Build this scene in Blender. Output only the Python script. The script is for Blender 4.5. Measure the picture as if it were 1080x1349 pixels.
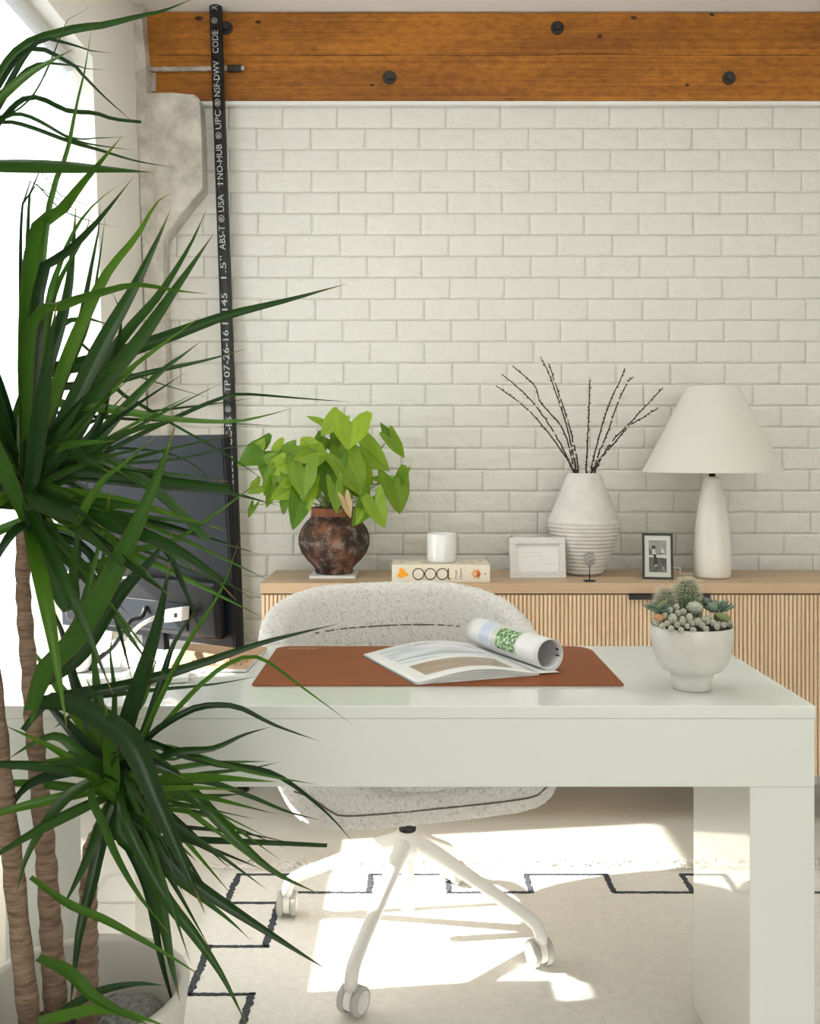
import bpy, bmesh, math, random
from mathutils import Vector, Matrix, Quaternion, noise as mnoise

for o in list(bpy.data.objects):
    bpy.data.objects.remove(o, do_unlink=True)
scene = bpy.context.scene
COL = scene.collection
random.seed(7)
PI = math.pi

# ------------------------------------------------------------------ camera
F = 1247.0          # focal length in pixels of the 1080 x 1349 frame
H = 1.20            # camera height
HOR = 600.0         # horizon row
cam_d = bpy.data.cameras.new('camera')
cam_d.sensor_fit = 'VERTICAL'
cam_d.sensor_height = 36.0
cam_d.sensor_width = 36.0
cam_d.lens = F / 1349.0 * 36.0
cam_d.shift_y = -(674.5 - HOR) / 1349.0
cam_d.clip_start = 0.05
cam = bpy.data.objects.new('camera', cam_d)
cam.location = (0, 0, H)
cam.rotation_euler = (PI / 2, 0, 0)
COL.objects.link(cam)
scene.camera = cam

# ------------------------------------------------------------------ world, sun, exposure
world = bpy.data.worlds.new('world')
scene.world = world
world.use_nodes = True
bg = world.node_tree.nodes['Background']
bg.inputs[0].default_value = (0.98, 0.985, 0.955, 1)
bg.inputs[1].default_value = 4.5
sun_d = bpy.data.lights.new('sun', 'SUN')
sun_d.energy = 24.0
sun_d.angle = math.radians(1.2)
sun_d.color = (1.0, 0.955, 0.88)
sun = bpy.data.objects.new('sun', sun_d)
sun.location = (-4, 0.5, 4)
sun.rotation_euler = Vector((0.42, 0.05, -0.27)).to_track_quat('-Z', 'Y').to_euler()
COL.objects.link(sun)
scene.view_settings.view_transform = 'Standard'
scene.view_settings.look = 'None'
scene.view_settings.exposure = -0.17
scene.view_settings.gamma = 1.0
scene.view_settings.use_curve_mapping = False


def portal(loc, rot, sx, sy):
    l = bpy.data.lights.new('daylight_portal', 'AREA')
    l.shape = 'RECTANGLE'
    l.size, l.size_y = sx, sy
    l.cycles.is_portal = True
    o = bpy.data.objects.new('daylight_portal', l)
    o.location, o.rotation_euler = loc, rot
    COL.objects.link(o)


# ------------------------------------------------------------------ helpers
def P(px, py, d):
    return Vector(((px - 540.0) * d / F, d, H - (py - HOR) * d / F))


def link(o):
    COL.objects.link(o)
    return o


WPOS = {}


def obj(name, verts, faces, mat=None, parent=None, smooth=False, uv=None, recentre=True, mats=None, fmat=None):
    """one mesh object, given in world coordinates; origin at the middle of its base"""
    vs = [Vector(v) for v in verts]
    if recentre and vs:
        mn = Vector((min(v.x for v in vs), min(v.y for v in vs), min(v.z for v in vs)))
        mx = Vector((max(v.x for v in vs), max(v.y for v in vs), max(v.z for v in vs)))
        c = Vector(((mn.x + mx.x) / 2, (mn.y + mx.y) / 2, mn.z))
    else:
        c = Vector((0, 0, 0))
    me = bpy.data.meshes.new(name)
    me.from_pydata([tuple(v - c) for v in vs], [], faces)
    if uv is not None:
        l = me.uv_layers.new(name='UVMap')
        for lp in me.loops:
            l.data[lp.index].uv = uv[lp.vertex_index]
    if mats:
        for m in mats:
            me.materials.append(m)
        for p, k in zip(me.polygons, fmat):
            p.material_index = k
    elif mat:
        me.materials.append(mat)
    if smooth:
        me.shade_smooth()
    me.update()
    o = bpy.data.objects.new(name, me)
    o.location = c
    link(o)
    WPOS[o.name] = c.copy()
    if parent is not None:
        o.parent = parent
        o.matrix_parent_inverse = Matrix.Translation(-WPOS[parent.name])
    return o


def thing(name, label, cat, loc, group=None):
    o = bpy.data.objects.new(name, None)
    o.empty_display_size = 0.05
    o.location = loc
    link(o)
    WPOS[o.name] = Vector(loc)
    return tag(o, label, cat, group)


def tag(o, label, cat, group=None):
    o['label'] = label
    o['category'] = cat
    if group:
        o['group'] = group
    return o


def struct(o):
    o['kind'] = 'structure'
    return o


def stuff(o):
    o['kind'] = 'stuff'
    return o


def bevel(o, w, seg=2, ang=40):
    m = o.modifiers.new('bevel', 'BEVEL')
    m.width = w
    m.segments = seg
    m.limit_method = 'ANGLE'
    m.angle_limit = math.radians(ang)
    o.data.shade_smooth()
    m2 = o.modifiers.new('wn', 'WEIGHTED_NORMAL')
    return o


BOXF = [(0, 3, 2, 1), (4, 5, 6, 7), (0, 1, 5, 4), (1, 2, 6, 5), (2, 3, 7, 6), (3, 0, 4, 7)]


def boxv(x0, x1, y0, y1, z0, z1):
    return [(x0, y0, z0), (x1, y0, z0), (x1, y1, z0), (x0, y1, z0),
            (x0, y0, z1), (x1, y0, z1), (x1, y1, z1), (x0, y1, z1)]


def box(name, x0, x1, y0, y1, z0, z1, mat, parent=None, bev=0.0, seg=2):
    o = obj(name, boxv(x0, x1, y0, y1, z0, z1), BOXF, mat, parent)
    if bev:
        bevel(o, bev, seg)
    return o


class MB:
    """collects several shapes into one mesh"""

    def __init__(s):
        s.v, s.f = [], []

    def add(s, verts, faces):
        k = len(s.v)
        s.v += [Vector(v) for v in verts]
        s.f += [tuple(i + k for i in f) for f in faces]
        return s

    def box(s, *a):
        return s.add(boxv(*a), BOXF)

    def tube(s, pts, rad, seg=8, caps=True):
        return s.add(*tube_geo(pts, rad, seg, caps))

    def build(s, name, mat, parent=None, smooth=False):
        return obj(name, s.v, s.f, mat, parent, smooth)


def frames(pts):
    pts = [Vector(p) for p in pts]
    n = len(pts)
    tans = []
    for i in range(n):
        a = pts[max(i - 1, 0)]
        b = pts[min(i + 1, n - 1)]
        t = (b - a)
        tans.append(t.normalized() if t.length > 1e-9 else Vector((0, 0, 1)))
    ref = Vector((0, 0, 1)) if abs(tans[0].z) < 0.9 else Vector((1, 0, 0))
    u = tans[0].cross(ref).normalized()
    out = []
    for i in range(n):
        if i:
            q = tans[i - 1].rotation_difference(tans[i])
            u = q @ u
        u = (u - tans[i] * u.dot(tans[i])).normalized()
        out.append((pts[i], tans[i], u, tans[i].cross(u).normalized()))
    return out


def tube_geo(pts, rad, seg=8, caps=True):
    fr = frames(pts)
    n = len(fr)
    rs = rad if isinstance(rad, (list, tuple)) else [rad] * n
    v, f = [], []
    for (p, t, a, b), r in zip(fr, rs):
        for k in range(seg):
            th = 2 * PI * k / seg
            v.append(p + (a * math.cos(th) + b * math.sin(th)) * r)
    for i in range(n - 1):
        for k in range(seg):
            k2 = (k + 1) % seg
            f.append((i * seg + k, i * seg + k2, (i + 1) * seg + k2, (i + 1) * seg + k))
    if caps:
        f.append(tuple(reversed(range(seg))))
        f.append(tuple(range((n - 1) * seg, n * seg)))
    return v, f


def tube(name, pts, rad, mat, parent=None, seg=8):
    v, f = tube_geo(pts, rad, seg)
    return obj(name, v, f, mat, parent, True)


def lathe_geo(prof, c, seg=40, close_bottom=True, close_top=False, rfun=None):
    c = Vector(c)
    v, f = [], []
    n = len(prof)
    for i, (r, z) in enumerate(prof):
        for k in range(seg):
            th = 2 * PI * k / seg
            rr = r if rfun is None else rfun(r, z, th)
            v.append(c + Vector((rr * math.cos(th), rr * math.sin(th), z)))
    for i in range(n - 1):
        for k in range(seg):
            k2 = (k + 1) % seg
            f.append((i * seg + k, i * seg + k2, (i + 1) * seg + k2, (i + 1) * seg + k))
    if close_bottom:
        f.append(tuple(reversed(range(seg))))
    if close_top:
        f.append(tuple(range((n - 1) * seg, n * seg)))
    return v, f


def lathe(name, prof, c, mat, parent=None, seg=40, close_bottom=True, close_top=False, rfun=None):
    v, f = lathe_geo(prof, c, seg, close_bottom, close_top, rfun)
    return obj(name, v, f, mat, parent, True)


def catmull(pts, n):
    pts = [Vector(p) for p in pts]
    if len(pts) == 2:
        return [pts[0].lerp(pts[1], i / (n - 1)) for i in range(n)]
    q = [pts[0] * 2 - pts[1]] + pts + [pts[-1] * 2 - pts[-2]]
    ls = [(pts[i + 1] - pts[i]).length for i in range(len(pts) - 1)]
    tot = sum(ls)
    out = []
    for i in range(n):
        s = tot * i / (n - 1)
        k = 0
        while k < len(ls) - 1 and s > ls[k]:
            s -= ls[k]
            k += 1
        t = min(max(s / max(ls[k], 1e-9), 0), 1)
        a, b, c, d = q[k], q[k + 1], q[k + 2], q[k + 3]
        out.append(0.5 * ((2 * b) + (c - a) * t + (2 * a - 5 * b + 4 * c - d) * t * t + (3 * b - a - 3 * c + d) * t ** 3))
    return out


def sstep(a, b, x):
    t = min(max((x - a) / (b - a), 0), 1)
    return t * t * (3 - 2 * t)


# ------------------------------------------------------------------ materials
def nmat(name):
    m = bpy.data.materials.new(name)
    m.use_nodes = True
    nt = m.node_tree
    return m, nt, nt.nodes['Principled BSDF'], nt.nodes['Material Output']


def N(nt, typ, **kw):
    n = nt.nodes.new(typ)
    for k, val in kw.items():
        if k.startswith('i_'):
            n.inputs[k[2:].replace('_', ' ')].default_value = val
        else:
            setattr(n, k, val)
    return n


def setramp(r, stops):
    cr = r.color_ramp
    while len(cr.elements) < len(stops):
        cr.elements.new(0.5)
    for e, (p, c) in zip(cr.elements, stops):
        e.position = p
        e.color = tuple(c) + (1,) if len(c) == 3 else c


def mat(name, col, rough=0.6, spec=0.5, var=0.0, vscale=8.0, bump=0.0, bscale=60.0, bdist=0.002, coat=0.0,
        coat_rough=0.05, metal=0.0, stretch=(1, 1, 1), detail=4.0, trans=0.0, col2=None, sheen=0.0):
    m, nt, b, out = nmat(name)
    b.inputs['Base Color'].default_value = tuple(col) + (1,)
    b.inputs['Roughness'].default_value = rough
    b.inputs['Specular IOR Level'].default_value = spec
    b.inputs['Metallic'].default_value = metal
    b.inputs['Coat Weight'].default_value = coat
    b.inputs['Coat Roughness'].default_value = coat_rough
    b.inputs['Sheen Weight'].default_value = sheen
    tc = N(nt, 'ShaderNodeTexCoord')
    mp = N(nt, 'ShaderNodeMapping')
    mp.inputs['Scale'].default_value = stretch
    nt.links.new(tc.outputs['Object'], mp.inputs[0])
    if var or col2:
        nz = N(nt, 'ShaderNodeTexNoise', i_Scale=vscale, i_Detail=detail, i_Roughness=0.6)
        nt.links.new(mp.outputs[0], nz.inputs['Vector'])
        r = N(nt, 'ShaderNodeValToRGB')
        c2 = col2 if col2 else [min(1, c * (1 + var)) for c in col]
        c1 = col if col2 else [c * (1 - var) for c in col]
        setramp(r, [(0.32, c1), (0.68, c2)])
        nt.links.new(nz.outputs['Fac'], r.inputs[0])
        nt.links.new(r.outputs[0], b.inputs['Base Color'])
    if bump:
        nz2 = N(nt, 'ShaderNodeTexNoise', i_Scale=bscale, i_Detail=5.0, i_Roughness=0.6)
        nt.links.new(mp.outputs[0], nz2.inputs['Vector'])
        bp = N(nt, 'ShaderNodeBump', i_Strength=bump, i_Distance=bdist)
        nt.links.new(nz2.outputs['Fac'], bp.inputs['Height'])
        nt.links.new(bp.outputs[0], b.inputs['Normal'])
    if trans:
        t = N(nt, 'ShaderNodeBsdfTranslucent')
        t.inputs[0].default_value = tuple(col) + (1,)
        mx = N(nt, 'ShaderNodeMixShader')
        mx.inputs[0].default_value = trans
        nt.links.new(b.outputs[0], mx.inputs[1])
        nt.links.new(t.outputs[0], mx.inputs[2])
        nt.links.new(mx.outputs[0], out.inputs[0])
    return m


def leaf_mat(name, dark, light, tip, edge=None, trans=0.35, rough=0.35, spec=0.3):
    """leaf: colour varies from leaf to leaf, midrib stripe across u, discoloured tip along v"""
    m, nt, b, out = nmat(name)
    oi = N(nt, 'ShaderNodeObjectInfo')
    r = N(nt, 'ShaderNodeValToRGB')
    setramp(r, [(0.0, dark), (0.6, [(a + c) / 2 for a, c in zip(dark, light)]), (1.0, light)])
    nt.links.new(oi.outputs['Random'], r.inputs[0])
    uv = N(nt, 'ShaderNodeUVMap')
    sp = N(nt, 'ShaderNodeSeparateXYZ')
    nt.links.new(uv.outputs[0], sp.inputs[0])
    # fine lengthwise streaks
    mp = N(nt, 'ShaderNodeMapping')
    mp.inputs['Scale'].default_value = (14, 1.2, 1)
    nt.links.new(uv.outputs[0], mp.inputs[0])
    nz = N(nt, 'ShaderNodeTexNoise', i_Scale=1.6, i_Detail=3.0)
    nt.links.new(mp.outputs[0], nz.inputs['Vector'])
    mul = N(nt, 'ShaderNodeMixRGB', blend_type='MULTIPLY')
    mul.inputs[0].default_value = 0.55
    r2 = N(nt, 'ShaderNodeValToRGB')
    setramp(r2, [(0.3, (0.55, 0.6, 0.5)), (0.7, (1.15, 1.15, 1.1))])
    nt.links.new(nz.outputs['Fac'], r2.inputs[0])
    nt.links.new(r.outputs[0], mul.inputs[1])
    nt.links.new(r2.outputs[0], mul.inputs[2])
    # tip
    rt = N(nt, 'ShaderNodeValToRGB')
    setramp(rt, [(0.90, (0, 0, 0)), (0.985, (1, 1, 1))])
    nt.links.new(sp.outputs[1], rt.inputs[0])
    mt = N(nt, 'ShaderNodeMixRGB')
    mt.inputs[2].default_value = tuple(tip) + (1,)
    nt.links.new(rt.outputs[0], mt.inputs[0])
    nt.links.new(mul.outputs[0], mt.inputs[1])
    last = mt
    if edge:
        re = N(nt, 'ShaderNodeValToRGB')
        setramp(re, [(0.0, (1, 1, 1)), (0.07, (0, 0, 0)), (0.93, (0, 0, 0)), (1.0, (1, 1, 1))])
        nt.links.new(sp.outputs[0], re.inputs[0])
        me = N(nt, 'ShaderNodeMixRGB')
        me.inputs[2].default_value = tuple(edge) + (1,)
        nt.links.new(re.outputs[0], me.inputs[0])
        nt.links.new(last.outputs[0], me.inputs[1])
        last = me
    nt.links.new(last.outputs[0], b.inputs['Base Color'])
    b.inputs['Roughness'].default_value = rough
    b.inputs['Specular IOR Level'].default_value = spec
    t = N(nt, 'ShaderNodeBsdfTranslucent')
    br = N(nt, 'ShaderNodeMixRGB', blend_type='MULTIPLY')
    br.inputs[0].default_value = 1.0
    br.inputs[2].default_value = (1.5, 1.7, 0.7, 1)
    nt.links.new(last.outputs[0], br.inputs[1])
    nt.links.new(br.outputs[0], t.inputs[0])
    mx = N(nt, 'ShaderNodeMixShader')
    mx.inputs[0].default_value = trans
    nt.links.new(b.outputs[0], mx.inputs[1])
    nt.links.new(t.outputs[0], mx.inputs[2])
    nt.links.new(mx.outputs[0], out.inputs[0])
    return m


def wood(name, c1, c2, scale=1.0, axis='X', rough=0.5, grain=30.0, rough_sawn=False):
    m, nt, b, out = nmat(name)
    tc = N(nt, 'ShaderNodeTexCoord')
    mp = N(nt, 'ShaderNodeMapping')
    s = {'X': (0.6, grain, grain), 'Z': (grain, grain, 0.6)}[axis]
    mp.inputs['Scale'].default_value = [q * scale for q in s]
    nt.links.new(tc.outputs['Object'], mp.inputs[0])
    nz = N(nt, 'ShaderNodeTexNoise', i_Scale=1.0, i_Detail=6.0, i_Roughness=0.65, i_Distortion=0.4)
    nt.links.new(mp.outputs[0], nz.inputs['Vector'])
    mp2 = N(nt, 'ShaderNodeMapping')
    mp2.inputs['Scale'].default_value = (1.2, 7, 7) if axis == 'X' else (7, 7, 1.2)
    nt.links.new(tc.outputs['Object'], mp2.inputs[0])
    nz2 = N(nt, 'ShaderNodeTexNoise', i_Scale=1.0, i_Detail=3.0)
    nt.links.new(mp2.outputs[0], nz2.inputs['Vector'])
    ad = N(nt, 'ShaderNodeMath', operation='MULTIPLY_ADD')
    ad.inputs[1].default_value = 0.55
    nt.links.new(nz2.outputs['Fac'], ad.inputs[0])
    mm = N(nt, 'ShaderNodeMath', operation='MULTIPLY')
    mm.inputs[1].default_value = 0.45
    nt.links.new(nz.outputs['Fac'], mm.inputs[0])
    nt.links.new(mm.outputs[0], ad.inputs[2])
    r = N(nt, 'ShaderNodeValToRGB')
    setramp(r, [(0.34, c1), (0.66, c2)])
    nt.links.new(ad.outputs[0], r.inputs[0])
    nt.links.new(r.outputs[0], b.inputs['Base Color'])
    b.inputs['Roughness'].default_value = rough
    if rough_sawn:
        nz3 = N(nt, 'ShaderNodeTexNoise', i_Scale=1.0, i_Detail=5.0, i_Roughness=0.7)
        mp3 = N(nt, 'ShaderNodeMapping')
        mp3.inputs['Scale'].default_value = (26, 20, 60)
        nt.links.new(tc.outputs['Object'], mp3.inputs[0])
        nt.links.new(mp3.outputs[0], nz3.inputs['Vector'])
        r3 = N(nt, 'ShaderNodeValToRGB')
        setramp(r3, [(0.30, (0.50, 0.46, 0.42)), (0.62, (1.1, 1.1, 1.1))])
        nt.links.new(nz3.outputs['Fac'], r3.inputs[0])
        mu = N(nt, 'ShaderNodeMixRGB', blend_type='MULTIPLY')
        mu.inputs[0].default_value = 0.75
        nt.links.new(r.outputs[0], mu.inputs[1])
        nt.links.new(r3.outputs[0], mu.inputs[2])
        nt.links.new(mu.outputs[0], b.inputs['Base Color'])
    bp = N(nt, 'ShaderNodeBump', i_Strength=0.25, i_Distance=0.002)
    nt.links.new(nz.outputs['Fac'], bp.inputs['Height'])
    nt.links.new(bp.outputs[0], b.inputs['Normal'])
    return m


WALLC = (0.745, 0.73, 0.665)
M_brick = mat('painted_brick', WALLC, 0.62, var=0.03, vscale=3, bump=0.8, bscale=48, bdist=0.005)
M_mortar = mat('painted_mortar', [c * 0.97 for c in WALLC], 0.7)
M_plaster = mat('plaster', (0.85, 0.82, 0.75), 0.8, var=0.03, vscale=2, bump=0.15, bscale=30)
M_white = mat('white_paint', (0.82, 0.81, 0.78), 0.6)
M_trim = mat('white_trim', (0.86, 0.85, 0.82), 0.5)
M_ceiling = mat('ceiling_paint', (0.90, 0.89, 0.87), 0.8)
M_concrete = mat('old_concrete', (0.46, 0.42, 0.365), 0.9, vscale=12, detail=10, col2=(0.80, 0.75, 0.67), bump=1.0, bscale=70, bdist=0.008)
M_beam = wood('timber', (0.18, 0.050, 0.003), (0.60, 0.225, 0.018), 1.0, 'X', 0.7, 120, True)
M_check = mat('timber_check', (0.075, 0.026, 0.008), 0.85, var=0.4, vscale=60)
M_beamdark = mat('dark_iron', (0.035, 0.03, 0.028), 0.6, bump=0.6, bscale=120, var=0.4, vscale=60)
M_rust = mat('crusted_iron', (0.30, 0.24, 0.20), 0.85, bump=0.8, bscale=70, col2=(0.62, 0.55, 0.48), vscale=25)
M_black = mat('black_plastic', (0.012, 0.012, 0.013), 0.45)
M_pipe = mat('black_abs_pipe', (0.016, 0.017, 0.018), 0.5, var=0.5, vscale=30, bump=0.2, bscale=80)
M_pipetext = mat('pipe_print', (0.50, 0.52, 0.51), 0.7)
M_print = mat('black_print', (0.02, 0.018, 0.016), 0.6)
M_monitor = mat('slate_plastic', (0.013, 0.017, 0.023), 0.5, spec=0.22, var=0.08, vscale=4)
M_monitor2 = mat('dark_plastic', (0.006, 0.0065, 0.008), 0.4, spec=0.25)
M_oak = wood('pale_oak', (0.48, 0.33, 0.20), (0.63, 0.46, 0.30), 1.0, 'X', 0.5, 45)
M_oakv = wood('pale_oak_slats', (0.68, 0.49, 0.31), (0.80, 0.62, 0.43), 1.0, 'Z', 0.5, 45)
M_oakgap = mat('slat_backing', (0.42, 0.28, 0.16), 0.7)
M_desk = mat('white_lacquer', (0.80, 0.825, 0.785), 0.35, coat=1.0, coat_rough=0.03)
M_leather = mat('cognac_leather', (0.245, 0.070, 0.018), 0.55, spec=0.25, var=0.10, vscale=14, bump=0.25, bscale=260, bdist=0.0008)
M_matunder = mat('mat_backing', (0.55, 0.52, 0.48), 0.8)
M_chair_metal = mat('white_powder_coat', (0.83, 0.82, 0.79), 0.35)
M_chrome = mat('chrome', (0.75, 0.75, 0.75), 0.15, metal=1.0)
M_rubber = mat('grey_rubber', (0.50, 0.50, 0.45), 0.6)
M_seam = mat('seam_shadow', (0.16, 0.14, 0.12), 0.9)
M_floor = mat('polished_concrete', (0.64, 0.625, 0.56), 0.42, vscale=2.2, detail=8, col2=(0.78, 0.765, 0.70), bump=0.1, bscale=20)
M_rug = mat('cream_wool', (0.90, 0.875, 0.82), 0.95, var=0.05, vscale=60, bump=0.7, bscale=330, bdist=0.003, sheen=0.2)
M_rugline = mat('charcoal_wool', (0.06, 0.07, 0.088), 0.95, var=0.5, vscale=160, bump=0.8, bscale=330, bdist=0.003)
M_fringe = mat('cream_fringe', (0.84, 0.80, 0.74), 0.95)
M_ceramic = mat('matte_white_ceramic', (0.70, 0.67, 0.61), 0.65, var=0.04, vscale=12)
M_ceramic2 = mat('ivory_ceramic', (0.83, 0.80, 0.72), 0.4, var=0.06, vscale=5)
M_vase = mat('ribbed_stoneware', (0.70, 0.665, 0.62), 0.8, var=0.08, vscale=18, bump=0.3, bscale=90)
M_bowl = mat('speckled_white_glaze', (0.66, 0.65, 0.60), 0.32, var=0.05, vscale=14, coat=0.3)
M_shade = mat('cream_lampshade', (0.88, 0.86, 0.78), 0.9, trans=0.30, bump=0.1, bscale=400)
M_terra, nt, b, out = nmat('blackened_clay')
tc = N(nt, 'ShaderNodeTexCoord')
n1 = N(nt, 'ShaderNodeTexNoise', i_Scale=13.0, i_Detail=8.0, i_Roughness=0.62)
n2 = N(nt, 'ShaderNodeTexNoise', i_Scale=30.0, i_Detail=10.0, i_Roughness=0.75)
nt.links.new(tc.outputs['Object'], n1.inputs['Vector'])
nt.links.new(tc.outputs['Object'], n2.inputs['Vector'])
r1 = N(nt, 'ShaderNodeValToRGB')
setramp(r1, [(0.40, (0.016, 0.011, 0.009)), (0.52, (0.060, 0.026, 0.014)), (0.66, (0.22, 0.085, 0.038))])
r2 = N(nt, 'ShaderNodeValToRGB')
setramp(r2, [(0.50, (0, 0, 0)), (0.66, (0.8, 0.8, 0.8))])
nt.links.new(n1.outputs['Fac'], r1.inputs[0])
nt.links.new(n2.outputs['Fac'], r2.inputs[0])
mxc = N(nt, 'ShaderNodeMixRGB')
mxc.inputs[2].default_value = (0.33, 0.28, 0.24, 1)
nt.links.new(r2.outputs[0], mxc.inputs[0])
nt.links.new(r1.outputs[0], mxc.inputs[1])
nt.links.new(mxc.outputs[0], b.inputs['Base Color'])
b.inputs['Roughness'].default_value = 0.8
bp = N(nt, 'ShaderNodeBump', i_Strength=0.8, i_Distance=0.004)
nt.links.new(n2.outputs['Fac'], bp.inputs['Height'])
nt.links.new(bp.outputs[0], b.inputs['Normal'])
M_terra_rim = mat('red_clay_rim', (0.22, 0.075, 0.03), 0.7, var=0.3, vscale=20, bump=0.5, bscale=60)
M_plate = mat('white_tile', (0.80, 0.79, 0.76), 0.4)
M_soil = mat('dark_soil', (0.03, 0.024, 0.018), 0.95, bump=1.0, bscale=120, bdist=0.01, var=0.6, vscale=90)
M_gravel = mat('grey_grit', (0.13, 0.13, 0.12), 0.95, bump=1.0, bscale=120, bdist=0.01, col2=(0.42, 0.42, 0.40), vscale=130)
M_pot = mat('cream_plant_pot', (0.66, 0.64, 0.58), 0.55, var=0.05, vscale=5)
M_trunk = mat('ringed_cane', (0.16, 0.095, 0.06), 0.85, vscale=6, stretch=(4, 4, 22), col2=(0.42, 0.30, 0.21), bump=0.9, bscale=8, bdist=0.006)
M_wax = mat('candle_wax', (0.84, 0.83, 0.78), 0.5)
M_paper = mat('white_paper', (0.82, 0.82, 0.80), 0.7)
M_cream = mat('cream_cover', (0.76, 0.69, 0.56), 0.6)
M_orange = mat('orange_print', (0.90, 0.37, 0.015), 0.6)
M_orange2 = mat('burnt_orange_print', (0.85, 0.25, 0.03), 0.6)
M_brownprint = mat('brown_print', (0.05, 0.022, 0.012), 0.6)
M_kraft = mat('kraft_cover', (0.56, 0.36, 0.21), 0.8, var=0.08, vscale=40)
M_whiteplastic = mat('white_plastic', (0.80, 0.80, 0.79), 0.35)
M_whitecable = mat('white_cable', (0.78, 0.77, 0.74), 0.5)
M_greywood = mat('whitewashed_frame', (0.72, 0.695, 0.66), 0.6, var=0.12, vscale=30, stretch=(1, 8, 8))
M_matboard = mat('mat_board', (0.68, 0.68, 0.63), 0.8)
M_card = mat('handwritten_card', (0.85, 0.84, 0.80), 0.8)
M_ink = mat('faint_ink', (0.42, 0.41, 0.40), 0.8)
M_twig = mat('willow_bark', (0.040, 0.026, 0.014), 0.7, var=0.3, vscale=40)
M_catkin = mat('silver_catkin', (0.76, 0.71, 0.62), 0.95, sheen=0.5)
M_geode = mat('speckled_stone', (0.10, 0.09, 0.085), 0.7, vscale=260, col2=(0.62, 0.59, 0.54), bump=1.0, bscale=220, bdist=0.004)
M_cactus = mat('cactus_skin', (0.075, 0.15, 0.055), 0.6, var=0.25, vscale=40)
M_spine = mat('cactus_spines', (0.80, 0.75, 0.62), 0.6, trans=0.3)
M_succ = mat('grey_green_succulent', (0.16, 0.23, 0.175), 0.5, var=0.2, vscale=30)
M_succ2 = mat('olive_succulent', (0.17, 0.21, 0.085), 0.5, var=0.2, vscale=30)
M_mam = mat('pale_mammillaria', (0.24, 0.29, 0.21), 0.8, vscale=320, col2=(0.66, 0.63, 0.52), bump=0.8, bscale=300, bdist=0.003)
M_pebble = mat('terracotta_pebble', (0.55, 0.28, 0.13), 0.7)
M_petiole = mat('petiole', (0.20, 0.25, 0.07), 0.5)
M_dryleaf = mat('dried_leaf', (0.50, 0.36, 0.19), 0.8)
M_alu = mat('window_frame_paint', (0.78, 0.79, 0.80), 0.5)

M_drac = leaf_mat('dracaena_leaf', (0.007, 0.030, 0.009), (0.034, 0.105, 0.013), (0.30, 0.21, 0.06), edge=(0.055, 0.035, 0.028), trans=0.14, rough=0.28)
M_dracl = leaf_mat('young_dracaena_leaf', (0.040, 0.120, 0.012), (0.085, 0.200, 0.018), (0.30, 0.23, 0.06), edge=(0.10, 0.08, 0.03), trans=0.22, rough=0.3)
M_syn = leaf_mat('arrowhead_leaf', (0.09, 0.20, 0.012), (0.33, 0.455, 0.036), (0.26, 0.34, 0.06), trans=0.32, rough=0.4)

# glass for panes: clear with a fresnel reflection
M_glass, nt, b, out = nmat('window_glass')
nt.nodes.remove(b)
tr = N(nt, 'ShaderNodeBsdfTransparent')
gl = N(nt, 'ShaderNodeBsdfGlossy')
gl.inputs['Roughness'].default_value = 0.02
lw_f = N(nt, 'ShaderNodeLayerWeight')
lw_p = N(nt, 'ShaderNodeMath', operation='POWER')
lw_p.inputs[1].default_value = 5.0
nt.links.new(lw_f.outputs['Facing'], lw_p.inputs[0])
lw = N(nt, 'ShaderNodeMath', operation='MULTIPLY_ADD')
lw.inputs[1].default_value = 0.8
lw.inputs[2].default_value = 0.03
nt.links.new(lw_p.outputs[0], lw.inputs[0])
mx = N(nt, 'ShaderNodeMixShader')
nt.links.new(lw.outputs[0], mx.inputs[0])
nt.links.new(tr.outputs[0], mx.inputs[1])
nt.links.new(gl.outputs[0], mx.inputs[2])
nt.links.new(mx.outputs[0], out.inputs[0])

# milky candle glass
M_milk = mat('milk_glass', (0.90, 0.90, 0.86), 0.2, coat=0.4, trans=0.10)

# sheer roller blind
M_blind = mat('sheer_blind', (0.86, 0.90, 0.94), 0.9, trans=0.62)

M_frost = mat('frosted_skylight', (0.90, 0.90, 0.88), 0.9, trans=0.47)

# boucle: cream with tight curls
M_boucle, nt, b, out = nmat('boucle_fabric')
tc = N(nt, 'ShaderNodeTexCoord')
vo = N(nt, 'ShaderNodeTexVoronoi', i_Scale=150.0)
nzd = N(nt, 'ShaderNodeTexNoise', i_Scale=90.0, i_Detail=3.0)
nt.links.new(tc.outputs['Object'], nzd.inputs['Vector'])
mxv = N(nt, 'ShaderNodeMixRGB')
mxv.inputs[0].default_value = 0.02
nt.links.new(tc.outputs['Object'], mxv.inputs[1])
nt.links.new(nzd.outputs['Color'], mxv.inputs[2])
nt.links.new(mxv.outputs[0], vo.inputs['Vector'])
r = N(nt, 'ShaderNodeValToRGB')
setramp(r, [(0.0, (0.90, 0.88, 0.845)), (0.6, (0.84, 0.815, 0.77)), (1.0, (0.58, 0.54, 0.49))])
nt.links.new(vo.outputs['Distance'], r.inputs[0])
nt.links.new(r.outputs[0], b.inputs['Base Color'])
b.inputs['Roughness'].default_value = 0.95
b.inputs['Sheen Weight'].default_value = 0.3
inv = N(nt, 'ShaderNodeMath', operation='SUBTRACT')
inv.inputs[0].default_value = 1.0
nt.links.new(vo.outputs['Distance'], inv.inputs[1])
bp = N(nt, 'ShaderNodeBump', i_Strength=0.8, i_Distance=0.004)
nt.links.new(inv.outputs[0], bp.inputs['Height'])
nt.links.new(bp.outputs[0], b.inputs['Normal'])

# ------------------------------------------------------------------ the room
XL, XR, YB, YW, ZC = -0.985, 2.3, -4.3, 3.46, 2.807
LEAN = 0.033


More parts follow.
